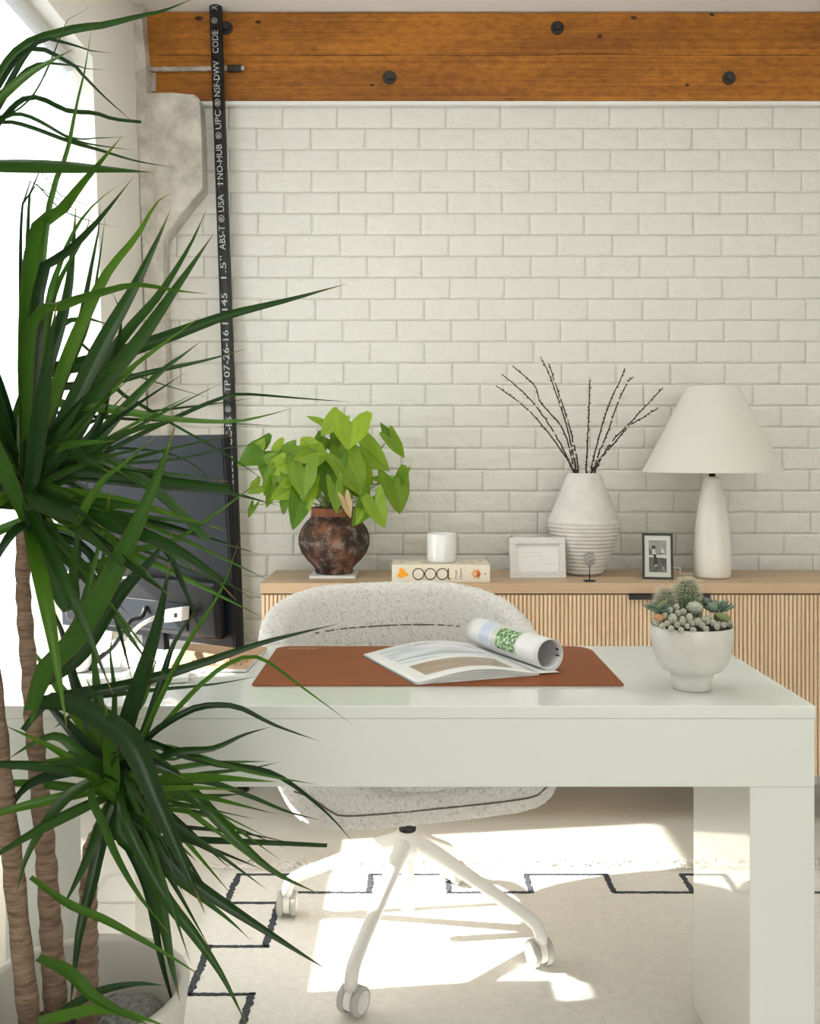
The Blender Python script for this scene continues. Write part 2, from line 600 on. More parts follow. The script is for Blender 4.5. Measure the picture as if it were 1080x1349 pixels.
def lean(v):
    return Vector((v[0] + LEAN * (ZC - v[2]), v[1], v[2]))


struct(box('floor', XL - 0.4, XR + 0.2, YB, YW + 0.2, -0.12, 0.0, M_floor))
KX0, KX1, KY0, KY1 = -0.7, 1.9, 0.9, 2.35          # unseen frosted skylight, added above the desk to light its top
ck = MB()
for a in ((XL - .4, KX0, YB, YW + .2), (KX1, XR + .2, YB, YW + .2), (KX0, KX1, YB, KY0), (KX0, KX1, KY1, YW + .2)):
    ck.box(*a, ZC, ZC + 0.12)
struct(ck.build('ceiling', M_ceiling))
sky_f = MB()
for a in ((KX0, KX0 + .04, KY0, KY1), (KX1 - .04, KX1, KY0, KY1), (KX0 + .04, KX1 - .04, KY0, KY0 + .04), (KX0 + .04, KX1 - .04, KY1 - .04, KY1)):
    sky_f.box(*a, ZC + .03, ZC + .09)
skl = struct(sky_f.build('unseen_skylight', M_trim))
box('unseen_frosted_pane', KX0 + .041, KX1 - .041, KY0 + .041, KY1 - .041, ZC + .055, ZC + .060, M_frost, skl)
struct(box('wall_right', XR, XR + 0.15, YB, YW + 0.2, 0.0, ZC, M_white))
wb = struct(box('wall_back', XL - 0.3, XR, YW, YW + 0.15, 0.0, ZC, M_mortar))

# left wall with its window (the old wall leans a little)
WZ0, WZ1 = 0.42, 2.42
WY0, WY1 = 1.80, 2.90
wl = MB()
T = 0.28
for a in ((XL - T, XL, YB, WY0, 0, ZC), (XL - T, XL, WY1, YW, 0, ZC), (XL - T, XL, WY0, WY1, 0, WZ0), (XL - T, XL, WY0, WY1, WZ1, ZC)):
    wl.add([lean(v) for v in boxv(*a)], BOXF)
struct(wl.build('wall_left', M_plaster))
xw = XL - 0.17


def side_window(name, y0, y1):
    wf = MB()
    for a in ((xw - 0.05, xw, y0, y0 + 0.05, WZ0, WZ1), (xw - 0.05, xw, y1 - 0.05, y1, WZ0, WZ1),
              (xw - 0.05, xw, y0, y1, WZ0, WZ0 + 0.05), (xw - 0.05, xw, y0, y1, WZ1 - 0.05, WZ1)):
        wf.add([lean(v) for v in boxv(*a)], BOXF)
    win = struct(wf.build(name, M_alu))
    w3 = (y1 - y0) / 2
    for k in (1,):
        ym = y0 + w3 * k
        obj('mullion', [lean(v) for v in boxv(xw - 0.045, xw - 0.005, ym - 0.015, ym + 0.015, WZ0 + 0.05, WZ1 - 0.05)], BOXF, M_alu, win)
    for k in range(2):
        a, b = y0 + w3 * k + (.05 if k == 0 else .015), y0 + w3 * (k + 1) - (.05 if k == 1 else .015)
        obj('pane', [lean(v) for v in boxv(xw - 0.028, xw - 0.022, a, b, WZ0 + 0.05, WZ1 - 0.05)], BOXF, M_glass, win)
    obj('window_sill', [lean(v) for v in boxv(xw, XL + 0.02, y0 + 0.001, y1 - 0.001, WZ0, WZ0 + 0.02)], BOXF, M_trim, win)
    portal((XL - T - 0.02 + LEAN * 1.4, (y0 + y1) / 2, (WZ0 + WZ1) / 2), (PI / 2, 0, -PI / 2), y1 - y0, WZ1 - WZ0)


def roller_blind(label, y0, y1, z0):
    bl = thing('roller_blind', label, 'blind', lean((XL - 0.07, (y0 + y1) / 2, z0)))
    obj('blind_fabric', [lean(v) for v in boxv(XL - 0.0715, XL - 0.07, y0 + 0.02, y1 - 0.02, z0, WZ1 - 0.03)], BOXF, M_blind, bl)
    tube('bottom_rail', [lean((XL - 0.07, y0 + 0.02, z0 - .005)), lean((XL - 0.07, y1 - 0.02, z0 - .005))], 0.010, M_alu, bl)
    tube('roller_tube', [lean((XL - 0.07, y0 + 0.02, WZ1 - 0.03)), lean((XL - 0.07, y1 - 0.02, WZ1 - 0.03))], 0.022, M_alu, bl, 12)


side_window('window_1', WY0, WY1)
roller_blind('sheer white roller blind half drawn over the window beside the brick wall', WY0, WY1, 1.17)
# wall behind the camera with a high window
wr = MB()
RX0, RX1, RZ0, RZ1 = -0.9, 2.2, 0.35, 2.65
for a in ((XL - 0.2, RX0, YB - 0.15, YB, 0, ZC), (RX1, XR, YB - 0.15, YB, 0, ZC), (RX0, RX1, YB - 0.15, YB, 0, RZ0), (RX0, RX1, YB - 0.15, YB, RZ1, ZC)):
    wr.box(*a)
struct(wr.build('wall_front', M_white))
wf2 = MB()
for x in [RX0, (RX0 + RX1) / 2 - .02, RX1 - 0.04]:
    wf2.box(x, x + 0.04, YB - 0.10, YB - 0.06, RZ0, RZ1)
for z in [RZ0, RZ1 - 0.04]:
    wf2.box(RX0, RX1, YB - 0.099, YB - 0.061, z, z + 0.04)
struct(wf2.build('window_2', M_alu))
portal(((RX0 + RX1) / 2, YB - 0.16, (RZ0 + RZ1) / 2), (PI / 2, 0, 0), RX1 - RX0, RZ1 - RZ0)

# ------------------------------------------------------------------ bricks, each a child of the back wall
PITCH, BLEN = 28.2 * 3.445 / F, 72.0 * 3.445 / F
JOINT = 0.0003
variants = []
for k in range(9):
    NX, NY = 18, 8
    vs, fs = [], []
    w, h = BLEN - JOINT, PITCH - JOINT
    off = Vector((k * 13.7, k * 5.1, 0))
    xs = [0, .03, .07] + [.07 + .86 * i / (NX - 6) for i in range(1, NX - 6)] + [.93, .97, 1]
    zs = [0, .07, .15, .29, .43, .57, .71, .85, .93, 1]
    for iz, z in enumerate(zs):
        for ix, x in enumerate(xs):
            X, Z = (x - .5) * w, (z - .5) * h
            e = min(w / 2 - abs(X), h / 2 - abs(Z))
            hh = 0.0036 * sstep(0, 0.0085, e)
            nn = mnoise.noise(Vector((X * 24, Z * 30, 0)) + off) + 0.5 * mnoise.noise(Vector((X * 60, Z * 70, 3)) + off)
            nn += 0.9 * (0.4 - abs(mnoise.noise(Vector((X * 34 + Z * 25, Z * 46, 7)) + off)))
            hh += 0.0046 * nn * sstep(0, 0.012, e)
            vs.append((X, -hh, Z))
    nxs = len(xs)
    for iz in range(len(zs) - 1):
        for ix in range(nxs - 1):
            a = iz * nxs + ix
            fs.append((a, a + 1, a + nxs + 1, a + nxs))
    # back rim gives each brick its depth
    ring = [ix for ix in range(nxs)] + [iz * nxs + nxs - 1 for iz in range(1, len(zs))] + \
           [(len(zs) - 1) * nxs + ix for ix in range(nxs - 2, -1, -1)] + [iz * nxs for iz in range(len(zs) - 2, 0, -1)]
    b0 = len(vs)
    for i in ring:
        vs.append((vs[i][0], 0.003, vs[i][2]))
    for j in range(len(ring)):
        j2 = (j + 1) % len(ring)
        fs.append((ring[j2], ring[j], b0 + j, b0 + j2))
    me = bpy.data.meshes.new('brick')
    me.from_pydata(vs, [], fs)
    me.materials.append(M_brick)
    me.shade_smooth()
    variants.append(me)
low = MB()
ZTOP = 1.2 + (600 - 139.5) * 3.445 / F
XEND = 1.53
count = 0
for r_ in range(32):
    zc = ZTOP - PITCH * (r_ + 0.5)
    if zc < 0.0:
        break
    x0 = (660 + 0.72 * r_ + (36 if r_ % 2 else 0) + random.uniform(-1.2, 1.2) - 540) * 3.445 / F
    k0 = math.floor((-0.93 - x0) / BLEN)
    for k in range(k0, k0 + 16):
        a, b_ = x0 + k * BLEN, x0 + (k + 1) * BLEN
        lim = XL + LEAN * (ZC - zc) + 0.045
        if b_ < lim + 0.03 or a > XEND:
            continue
        a2 = max(a, lim)
        sx = (b_ - a2) / BLEN
        me = random.choice(variants)
        loc = Vector(((a2 + b_) / 2, YW - 0.0028 + random.uniform(-0.0008, 0.0), zc))
        if r_ < 22 and count < 300:
            br = bpy.data.objects.new('brick', me)
            br.location = loc
            br.scale = (sx, 1, random.choice((1, -1)) if False else 1)
            link(br)
            br.parent = wb
            br.matrix_parent_inverse = Matrix.Translation(-WPOS[wb.name])
            count += 1
        else:
            low.add([Vector((v.co.x * sx, v.co.y, v.co.z)) + loc for v in me.vertices], [tuple(p.vertices) for p in me.polygons])
lw_ = low.build('lower_bricks', M_brick, wb, True)
stuff(lw_)
struct(box('trim_1', -0.80, XR, YW - 0.030, YW, ZTOP - 0.001, ZTOP + 0.012, M_trim))

# ------------------------------------------------------------------ timber beam with bolts
YBM = 3.425
zb0, zb1 = ZTOP + 0.0125, ZC
xb0 = (190 - 540) * YBM / F
bm = MB()
nseg = 60
vs, fs = [], []
for i in range(nseg + 1):
    x = xb0 + (XR - xb0) * i / nseg
    for (y, z, e) in ((YBM, zb0, 1), (YBM, (zb0 + zb1) / 2 + 0.004, 0.4), (YBM, zb1 - 0.004, 1), (YW, zb1 - 0.004, 0), (YW, zb0, 0)):
        dz = 0.0025 * e * mnoise.noise(Vector((x * 6, z * 9, 2))) if i not in (0, nseg) else 0
        if z == zb0:
            dz = max(dz, 0)
        vs.append((x, y + (0.003 if e == 0.4 else 0), z + dz))
for i in range(nseg):
    for k in range(5):
        a, b_ = i * 5 + k, i * 5 + (k + 1) % 5
        fs.append((a, a + 5, b_ + 5, b_))
fs.append((0, 1, 2, 3, 4))
fs.append(tuple(reversed(range(nseg * 5, nseg * 5 + 5))))
beam = tag(obj('timber_beam', vs, fs, M_beam), 'heavy brown timber beam along the top of the white brick wall', 'beam')


def bolt(px, py, r=0.024):
    c = P(px, py, YBM)
    m = MB()
    seg = 16
    ring = []
    v = []
    for (rr, y) in ((r, 0.004), (r, -0.005), (r * 0.82, -0.008)):
        for k in range(seg):
            th = 2 * PI * k / seg
            v.append(c + Vector((rr * math.cos(th), y, rr * math.sin(th))))
    f = []
    for i in range(2):
        for k in range(seg):
            k2 = (k + 1) % seg
            f.append((i * seg + k, i * seg + k2, (i + 1) * seg + k2, (i + 1) * seg + k))
    f.append(tuple(range(2 * seg, 3 * seg)))
    m.add(v, f)
    m.box(c.x - r * 0.5, c.x + r * 0.5, c.y - 0.022, c.y - 0.006, c.z - r * 0.5, c.z + r * 0.5)
    o = m.build('bolt', M_beamdark, beam)
    bevel(o, 0.0025, 2)


for q in ((298, 37), (513, 102), (734, 37), (960, 103)):
    bolt(*q)
rp = [P(x, y, YBM - 0.010) for x, y in ((196, 91.5), (240, 91), (300, 90), (322, 90))]
rr = catmull(rp, 24)
o = tube('iron_rod', rr, [0.009 + 0.003 * mnoise.noise(Vector((i * 0.9, 0, 0))) for i in range(24)], M_rust, beam, 10)
tube('rod_nut', [P(300, 90, YBM - 0.010), P(318, 90, YBM - 0.010)], [0.014, 0.013], M_beamdark, beam, 8)
crk = []
for i in range(90):
    x = xb0 + .05 + (XR - xb0 - .1) * i / 89
    crk.append(Vector((x, YBM + .0022, (zb0 + zb1) / 2 + .004 + .006 * mnoise.noise(Vector((x * 2.2, 0, 4))) + .0015 * mnoise.noise(Vector((x * 17, 0, 9))))))
tube('check', crk, [.0016 * max(.15, .6 + mnoise.noise(Vector((i * .21, 3, 0)))) for i in range(90)], M_check, beam, 6)
for (kx, ky, kr) in ((262, 24, .011), (340, 29, .008), (835, 23, .009), (938, 19, .008), (790, 48, .007), (490, 112, .006), (905, 112, .006)):
    kp = P(kx, ky, YBM)
    seg = 14
    v = [kp + Vector((0, -.0016, 0))] + [kp + Vector((math.cos(2 * PI * q / seg) * kr * 1.35, .0005, math.sin(2 * PI * q / seg) * kr * .8)) for q in range(seg)]
    obj('knot', v, [(0, 1 + (q + 1) % seg, 1 + q) for q in range(seg)], M_check, beam, True)
box('iron_strap', P(193, 0, YBM).x, P(206, 0, YBM).x, YBM - 0.012, YBM + 0.004, P(0, 122, YBM).z, P(0, 97, YBM).z, M_rust, beam, 0.004)
box('gap_shadow_strip', xb0 - 0.012, xb0, YBM + 0.002, YW, zb0, zb1, M_beamdark, beam)  # dark strip standing in for the shadowed gap at the beam's end

# ------------------------------------------------------------------ concrete column with a haunch
dc = 3.365
poly = [(170, -1), (187, -1), (188, 40), (192, 80), (194, 122), (225, 121), (256, 124), (263, 130), (266, 190), (267, 248),
        (246, 272), (228, 297), (217, 311), (215, 322), (217, 420), (221, 560), (232, 1043), (202, 1043), (195, 560), (186, 315), (178, 130)]
fr_, bk = [], []
for (x, y) in poly:
    p = P(x, y, dc)
    p.z = min(max(p.z, 0.0), ZC)
    fr_.append(p)
    bk.append(Vector((p.x, YW - 0.002, p.z)))
n = len(poly)
fs = [tuple(reversed(range(n)))] + [tuple(range(n, 2 * n))] + [(i, (i + 1) % n, n + (i + 1) % n, n + i) for i in range(n)]
colm = tag(obj('concrete_column', fr_ + bk, fs, M_concrete), 'rough grey concrete column with a bracket under the timber beam', 'column')
bevel(colm, 0.006, 2, 20)
tube('form_line', [P(199, 128, dc), P(203, 220, dc), P(205, 312, dc)], 0.002, M_concrete, colm, 6)

# ------------------------------------------------------------------ black pipe with its printing
RP = 0.0225
pt, pb = P(284.0, 5, 3.39), P(320, 1041, 3.39)
pt.z, pb.z = ZC - 0.001, 0.0
pipe = tag(tube('drain_pipe', [pb, pb.lerp(pt, .5), pt], RP, M_pipe, None, 28), 'black plastic drain pipe with white printing running up the brick wall', 'pipe')
pdir = (pt - pb).normalized()


def text_mesh(s, size=1.0, res=2):
    cu = bpy.data.curves.new('txt', 'FONT')
    cu.body = s
    cu.size = size
    cu.resolution_u = res
    to = bpy.data.objects.new('txt', cu)
    COL.objects.link(to)
    bpy.context.view_layer.update()
    dg = bpy.context.evaluated_depsgraph_get()
    me = bpy.data.meshes.new_from_object(to.evaluated_get(dg))
    v = [w.co.copy() for w in me.vertices]
    f = [tuple(p.vertices) for p in me.polygons]
    bpy.data.objects.remove(to, do_unlink=True)
    bpy.data.meshes.remove(me)
    bpy.data.curves.remove(cu)
    return v, f


def fit_text(s, w, h):
    v, f = text_mesh(s)
    x0, x1 = min(q.x for q in v), max(q.x for q in v)
    y0, y1 = min(q.y for q in v), max(q.y for q in v)
    return [((q.x - x0) / (x1 - x0) * w, (q.y - y0) / max(y1 - y0, 1e-6) * h) for q in v], f


def text_on(name, s, origin, ux, uy, w, h, mat_, parent, off=0.0006):
    """flat lettering: origin is the lower left corner, ux / uy unit vectors of reading and upward direction"""
    q, f = fit_text(s, w, h)
    nn = Vector(ux).cross(Vector(uy)).normalized()
    vs = [Vector(origin) + Vector(ux) * a + Vector(uy) * b + nn * off for a, b in q]
    return obj(name, vs, f, mat_, parent)


segs = [('CODE 7', 640, 598), ('ICC-ES', 590, 549), ('®', 543, 535), ('TP', 517, 501), ('07-26-16', 497, 435), ('16145', 427, 386), ('1.5"', 367, 337),
        ('ABS-T', 329, 297), ('®', 293, 283), ('USA', 279, 256), ('†', 246, 238), ('NO-HUB', 236, 190), ('®', 183, 174), ('UPC', 170, 145),
        ('®', 140, 130), ('NSF-DWV', 127, 80), ('CODE', 70, 40), ('®', 31, 23), ('X', 13, 7)]
for s, ya, yb_ in segs:
    za = H - (ya - HOR) * 3.367 / F
    zb_ = H - (yb_ - HOR) * 3.367 / F
    q, f = fit_text(s, (zb_ - za), 0.022)
    bt = bmesh.new()
    bv = [bt.verts.new((a, b_, 0)) for a, b_ in q]
    for t_ in f:
        try:
            bt.faces.new([bv[i] for i in t_])
        except ValueError:
            pass
    for yc in (.003, .006, .009, .012, .015, .018, .0205):
        bmesh.ops.bisect_plane(bt, geom=bt.verts[:] + bt.edges[:] + bt.faces[:], plane_co=(0, yc, 0), plane_no=(0, 1, 0))
    bt.verts.index_update()
    q = [(w_.co.x, w_.co.y) for w_ in bt.verts]
    f = [tuple(w_.index for w_ in t_.verts) for t_ in bt.faces]
    bt.free()
    vs = []
    for a, b_ in q:
        t = (za + a - pb.z) / (pt.z - pb.z)
        c = pb.lerp(pt, t)
        ang = ((b_ - 0.011 + (0.15 * (a % 0.02) if False else 0)) / RP) + 0.08
        # baseline on the right, letters read upward
        vs.append(c + Vector((-math.sin(ang) * (RP + 0.0006), -math.cos(ang) * (RP + 0.0006), 0)))
    obj('lettering', vs, f, M_pipetext, pipe)

# ------------------------------------------------------------------ sideboard with ribbed doors
SX0, SX1, SY0, SY1, SZ = -0.483, 1.494, 3.056, 3.40, 0.788
sb = thing('sideboard', 'long pale oak sideboard with vertically ribbed doors against the white brick wall', 'sideboard', ((SX0 + SX1) / 2, (SY0 + SY1) / 2, 0))
box('top', SX0, SX1, SY0, SY1, SZ - 0.034, SZ, M_oak, sb, 0.0015)
box('body', SX0 + 0.002, SX1 - 0.002, SY0 + 0.030, SY1, 0.16, SZ - 0.034, M_oak, sb)
dw = (SX1 - SX0) / 3
for k in range(3):
    a, b_ = SX0 + k * dw + 0.0015, SX0 + (k + 1) * dw - 0.0015
    dr = box('door', a, b_, SY0 + 0.014, SY0 + 0.030, 0.165, SZ - 0.0385, M_oakgap, sb)
    ns = 49
    sm = MB()
    pw = (b_ - a) / ns
    for i in range(ns):
        xc = a + (i + .5) * pw
        hw = pw * 0.43
        prof = [(xc - hw, SY0 + 0.0145), (xc - hw, SY0 + 0.007), (xc - hw * .55, SY0 + 0.0025), (xc + hw * .55, SY0 + 0.0025), (xc + hw, SY0 + 0.007), (xc + hw, SY0 + 0.0145)]
        v = [(x, y, 0.165) for x, y in prof] + [(x, y, SZ - 0.0385) for x, y in prof]
        sm.add(v, [(i_, i_ + 1, i_ + 7, i_ + 6) for i_ in range(5)] + [(5, 4, 3, 2, 1, 0), (6, 7, 8, 9, 10, 11)])
    s_ = sm.build('ribs', M_oakv, dr)
    stuff(s_)
xs_ = SX0 + 2 * dw
for (a, b_) in ((xs_ - 0.131, xs_ - 0.002), (xs_ + 0.002, xs_ + 0.131), (SX0 + dw - 0.131, SX0 + dw - 0.002)):
    m = MB()
    m.box(a, b_, SY0 - 0.010, SY0 + 0.012, SZ - 0.040, SZ - 0.0365)
    m.box(a, b_, SY0 - 0.012, SY0 - 0.0085, SZ - 0.052, SZ - 0.0365)
    o = m.build('handle', M_black, sb)
    o['label'] = 'black edge pull'
for x in (-0.30, 1.20):
    for y in (3.12, 3.34):
        tube('leg', [(x, y, 0), (x, y, 0.162)], [0.012, 0.018], M_oak, sb, 12)

# ------------------------------------------------------------------ rug
RZ = 0.010
rx0, rx1, ry0, ry1 = -0.542, 1.75, 0.75, 2.74
rug = thing('rug', 'cream wool rug with a charcoal stepped border and fringed end', 'rug', ((rx0 + rx1) / 2, (ry0 + ry1) / 2, 0))
vs, fs = [], []
nx, ny = 40, 40
for j in range(ny + 1):
    for i in range(nx + 1):
        x = rx0 + (rx1 - rx0) * i / nx
        y = ry0 + (ry1 - ry0) * j / ny
        if i in (0,):
            x += 0.004 * mnoise.noise(Vector((0, y * 7, 0)))
        if j == ny:
            y += 0.004 * mnoise.noise(Vector((x * 7, 3, 0)))
        vs.append((x, y, RZ - (0.005 if i in (0, nx) or j in (0, ny) else 0)))
for j in range(ny):
    for i in range(nx):
        a = j * (nx + 1) + i
        fs.append((a, a + 1, a + nx + 2, a + nx + 1))
b0 = len(vs)
edge = [i for i in range(nx + 1)] + [j * (nx + 1) + nx for j in range(1, ny + 1)] + [ny * (nx + 1) + i for i in range(nx - 1, -1, -1)] + [j * (nx + 1) for j in range(ny - 1, 0, -1)]
for i in edge:
    vs.append((vs[i][0], vs[i][1], 0.0))
for k in range(len(edge)):
    k2 = (k + 1) % len(edge)
    fs.append((edge[k2], edge[k], b0 + k, b0 + k2))
obj('pile', vs, fs, M_rug, rug, True)


def rug_line(pts, w):
    """raised charcoal yarn line along a floor polyline with ragged edges"""
    v, f = [], []
    L = []
    for (a, b) in zip(pts[:-1], pts[1:]):
        a, b = Vector(a), Vector(b)
        n_ = max(2, int((b - a).length / 0.006))
        L += [a.lerp(b, i / n_) for i in range(n_)]
    L.append(Vector(pts[-1]))
    fr = []
    for i, p in enumerate(L):
        t = (L[min(i + 1, len(L) - 1)] - L[max(i - 1, 0)]).normalized()
        s = Vector((-t.y, t.x))
        wig = 0.0022 * mnoise.noise(Vector((p.x * 40, p.y * 40, 1)))
        wa = w / 2 * (1 + random.uniform(-.38, .38)) + wig
        wb_ = w / 2 * (1 + random.uniform(-.38, .38)) - wig
        v += [Vector((p.x, p.y, 0)) + Vector((s.x, s.y, 0)) * wa + Vector((0, 0, RZ - 0.003)),
              Vector((p.x, p.y, 0)) + Vector((s.x, s.y, 0)) * wa * .7 + Vector((0, 0, RZ + 0.003)),
              Vector((p.x, p.y, 0)) - Vector((s.x, s.y, 0)) * wb_ * .7 + Vector((0, 0, RZ + 0.003)),
              Vector((p.x, p.y, 0)) - Vector((s.x, s.y, 0)) * wb_ + Vector((0, 0, RZ - 0.003))]
    for i in range(len(L) - 1):
        for k in range(3):
            a = i * 4 + k
            f.append((a, a + 1, a + 5, a + 4))
    obj('pattern_line', v, f, M_rugline, rug)


ya, yb_ = 2.685, 2.575
xt = [-0.49, -0.328, -0.112, 0.105, 0.328, 0.555, 0.770, 0.99, 1.21, 1.43, 1.65]
lev = True
for k in range(len(xt) - 1):
    y = ya if lev else yb_
    rug_line([(xt[k], y), (xt[k + 1], y)], 0.0095)
    if k < len(xt) - 2:
        rug_line([(xt[k + 1], ya + 0.004), (xt[k + 1], yb_ - 0.004)], 0.017)
    lev = not lev
yt = [2.685, 2.515, 2.292, 2.088, 1.885, 1.67, 1.45, 1.23, 1.01]
out_ = True
for k in range(len(yt) - 1):
    x = -0.487 if out_ else -0.350
    rug_line([(x, yt[k] + 0.005), (x, yt[k + 1] - 0.005)], 0.020)
    if k < len(yt) - 2:
        rug_line([(-0.495, yt[k + 1]), (-0.342, yt[k + 1])], 0.0095)
    out_ = not out_
fm = MB()
x = rx0 + 0.005
while x < 1.6:
    y0 = ry1 - 0.004
    L_ = random.uniform(0.035, 0.085)
    ang = random.uniform(-0.9, 0.9)
    pts = [Vector((x, y0, 0.006))]
    for q in range(1, 5):
        ang += random.uniform(-1.0, 1.0)
        pts.append(pts[-1] + Vector((math.sin(ang) * L_ / 4, max(math.cos(ang), .25) * L_ / 4, 0)))
        pts[-1].z = 0.0035 + random.uniform(0, .006)
    fm.tube(pts, [0.0026, 0.0028, 0.0028, 0.0026, 0.0016], 5)
    x += random.uniform(0.003, 0.006)
stuff(fm.build('fringe', M_fringe, rug, True))

# ------------------------------------------------------------------ desk
DX, D0, D1, DZ = 0.729, 1.70, 2.236, 0.75
desk = thing('desk', 'glossy white lacquered desk with thick panel legs', 'desk', (0, (D0 + D1) / 2, 0))
box('top', -DX, DX, D0, D1, DZ - 0.023, DZ, M_desk, desk, 0.0018, 3)
box('apron', -DX + 0.0015, DX - 0.0015, D0 + 0.0015, 1.945, 0.604, DZ - 0.0232, M_desk, desk, 0.0015, 3)
box('leg', 0.611, DX - 0.0015, D0 + 0.002, 2.041, RZ + 0.001, 0.6038, M_desk, desk, 0.0015, 3)
box('leg', -DX + 0.0015, -0.592, D0 + 0.002, 2.041, 0.0, 0.6038, M_desk, desk, 0.0015, 3)

# ------------------------------------------------------------------ leather desk mat
zm = DZ + 0.0004


def rounded_rect(x0, x1, y0, y1, rads, n=8):
    """corner radii in the order front-left, front-right, back-right, back-left"""
    cs = [(x0, y0, 1, 1, 180), (x1, y0, -1, 1, 270), (x1, y1, -1, -1, 0), (x0, y1, 1, -1, 90)]
    pts = []
    for (cx, cy, sx, sy, a0), r in zip(cs, rads):
        ox, oy = cx + sx * r, cy + sy * r
        for i in range(n + 1):
            a = math.radians(a0 + 90 * i / n)
            pts.append((ox + r * math.cos(a), oy + r * math.sin(a)))
    return pts


def slab(name, pts, z0, z1, mat_, parent=None):
    n_ = len(pts)
    v = [(x, y, z0) for x, y in pts] + [(x, y, z1) for x, y in pts]
    f = [tuple(reversed(range(n_))), tuple(range(n_, 2 * n_))] + [(i, (i + 1) % n_, n_ + (i + 1) % n_, n_ + i) for i in range(n_)]
    return obj(name, v, f, mat_, parent)


mroot = thing('desk_mat', 'tan leather desk mat lying on the white desk', 'desk mat', (0.055, 2.03, DZ))
mp_ = rounded_rect(-0.309, 0.4175, 1.838, 2.216, (0.012, 0.012, 0.05, 0.03))
slab('backing', mp_, zm, zm + 0.0012, M_matunder, mroot)
slab('leather', [(x, y) for x, y in mp_], zm + 0.0012, zm + 0.0032, M_leather, mroot)
for i in range(9):
    a = P(380 + i * 4.6, 855.5 + (1.2 if i % 2 else 0), 2.19)
    a.z = zm + 0.0033
    slab('embossing', [(a.x - .003, a.y - .004), (a.x + .002, a.y - .004), (a.x + .003, a.y + .004), (a.x - .001, a.y + .004)], zm + 0.0032, zm + 0.0034, M_kraft, mroot)
ZM = zm + 0.0032

# ------------------------------------------------------------------ chair
chair = thing('swivel_chair', 'cream boucle tub chair on white four-star castor base behind the desk', 'chair', (-0.005, 2.32, RZ))
ca = math.radians(15)
cc = Vector((0.0, 2.335, 0))
CU, CV = Vector((math.cos(ca), math.sin(ca), 0)), Vector((-math.sin(ca), math.cos(ca), 0))


def interp(tab, x):
    for (a, va), (b, vb) in zip(tab[:-1], tab[1:]):
        if x <= b:
            t = sstep(0, 1, (x - a) / (b - a)) if False else (x - a) / (b - a)
            return va + (vb - va) * max(t, 0)
    return tab[-1][1]


ZT = [(0, .853), (30, .851), (45, .838), (60, .813), (75, .775), (90, .724), (105, .676), (120, .625), (132, .555), (145, .492), (160, .470), (180, .466)]
SZT = [(.383, .80), (.392, .855), (.42, .90), (.47, .935), (.56, .965), (.66, .985), (.75, 1.0), (.9, 1.0)]


def plan(phi, n_=2.9, a=0.368, b=0.325):
    s, c = abs(math.sin(phi)), abs(math.cos(phi))
    bb = b if math.cos(phi) > 0 else 0.300
    n_ = n_ if math.cos(phi) > 0 else 2.9 + 1.3 * min(1, -math.cos(phi) * 2)
    return 1.0 / ((s / a) ** n_ + (c / bb) ** n_) ** (1 / n_)


def cpt(phi, r, z):
    return cc + CU * (math.sin(phi) * r) + CV * (math.cos(phi) * r) + Vector((0, 0, z))


NS = 72
vs, fs, ringn = [], [], 0
for k in range(NS):
    phi = 2 * PI * k / NS
    deg = abs((math.degrees(phi) + 180) % 360 - 180)
    zt = interp(ZT, deg)
    R0 = plan(phi)
    th = 0.075
    pts = []
    for z in (.383, .392):
        pts.append((R0 * interp(SZT, z), z))
    top = zt - 0.032
    for t in (.25, .5, .75, 1.0):
        z = .392 + (top - .392) * t
        pts.append((R0 * interp(SZT, z), z))
    ro = R0 * interp(SZT, zt)
    pts += [(ro - 0.012, zt - 0.010), (ro - th * .5, zt), (ro - th + 0.012, zt - 0.010)]
    for t in (1.0, .6, .3, 0.0):
        z = .43 + (max(top, .44) - .43) * t
        pts.append((R0 * interp(SZT, z) - th * (1 + .1 * (1 - t)), z))
    ringn = len(pts)
    vs += [cpt(phi, r, z) for r, z in pts]
for k in range(NS):
    k2 = (k + 1) % NS
    for i in range(ringn - 1):
        fs.append((k * ringn + i, k2 * ringn + i, k2 * ringn + i + 1, k * ringn + i + 1))
cb = len(vs)
vs.append(cc + Vector((0, 0, .381)))
mid = []
for k in range(NS):
    mid.append(len(vs))
    phi = 2 * PI * k / NS
    vs.append(cpt(phi, plan(phi) * .45, .381))
for k in range(NS):
    k2 = (k + 1) % NS
    fs.append((mid[k2], mid[k], k * ringn, k2 * ringn)[::-1] if False else (mid[k], mid[k2], k2 * ringn, k * ringn))
    fs.append((cb, mid[k2], mid[k]))
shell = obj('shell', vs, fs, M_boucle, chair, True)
tex = bpy.data.textures.new('curls', 'VORONOI')
tex.noise_scale = 0.011
tex.noise_intensity = 1.0


def boucle(o, lv):
    m = o.modifiers.new('sub', 'SUBSURF')
    m.levels = m.render_levels = lv
    m = o.modifiers.new('curl', 'DISPLACE')
    m.texture = tex
    m.strength = -0.006
    m.mid_level = 0.4


boucle(shell, 3)
vs, fs = [], []
rings = [(0.02, .500), (.4, .500), (.75, .495), (.95, .485), (1.0, .468), (.98, .445)]
for (s, z) in rings:
    for k in range(48):
        phi = 2 * PI * k / 48
        r = (plan(phi) * .93 - 0.070) * s
        if abs((math.degrees(phi) + 180) % 360 - 180) > 135:
            r = (plan(phi) * .90 - 0.012) * s
        vs.append(cpt(phi, r, z))
for i in range(len(rings) - 1):
    for k in range(48):
        k2 = (k + 1) % 48
        fs.append((i * 48 + k, (i + 1) * 48 + k, (i + 1) * 48 + k2, i * 48 + k2))
fs.append(tuple(range(48)))
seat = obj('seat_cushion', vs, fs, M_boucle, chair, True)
boucle(seat, 3)
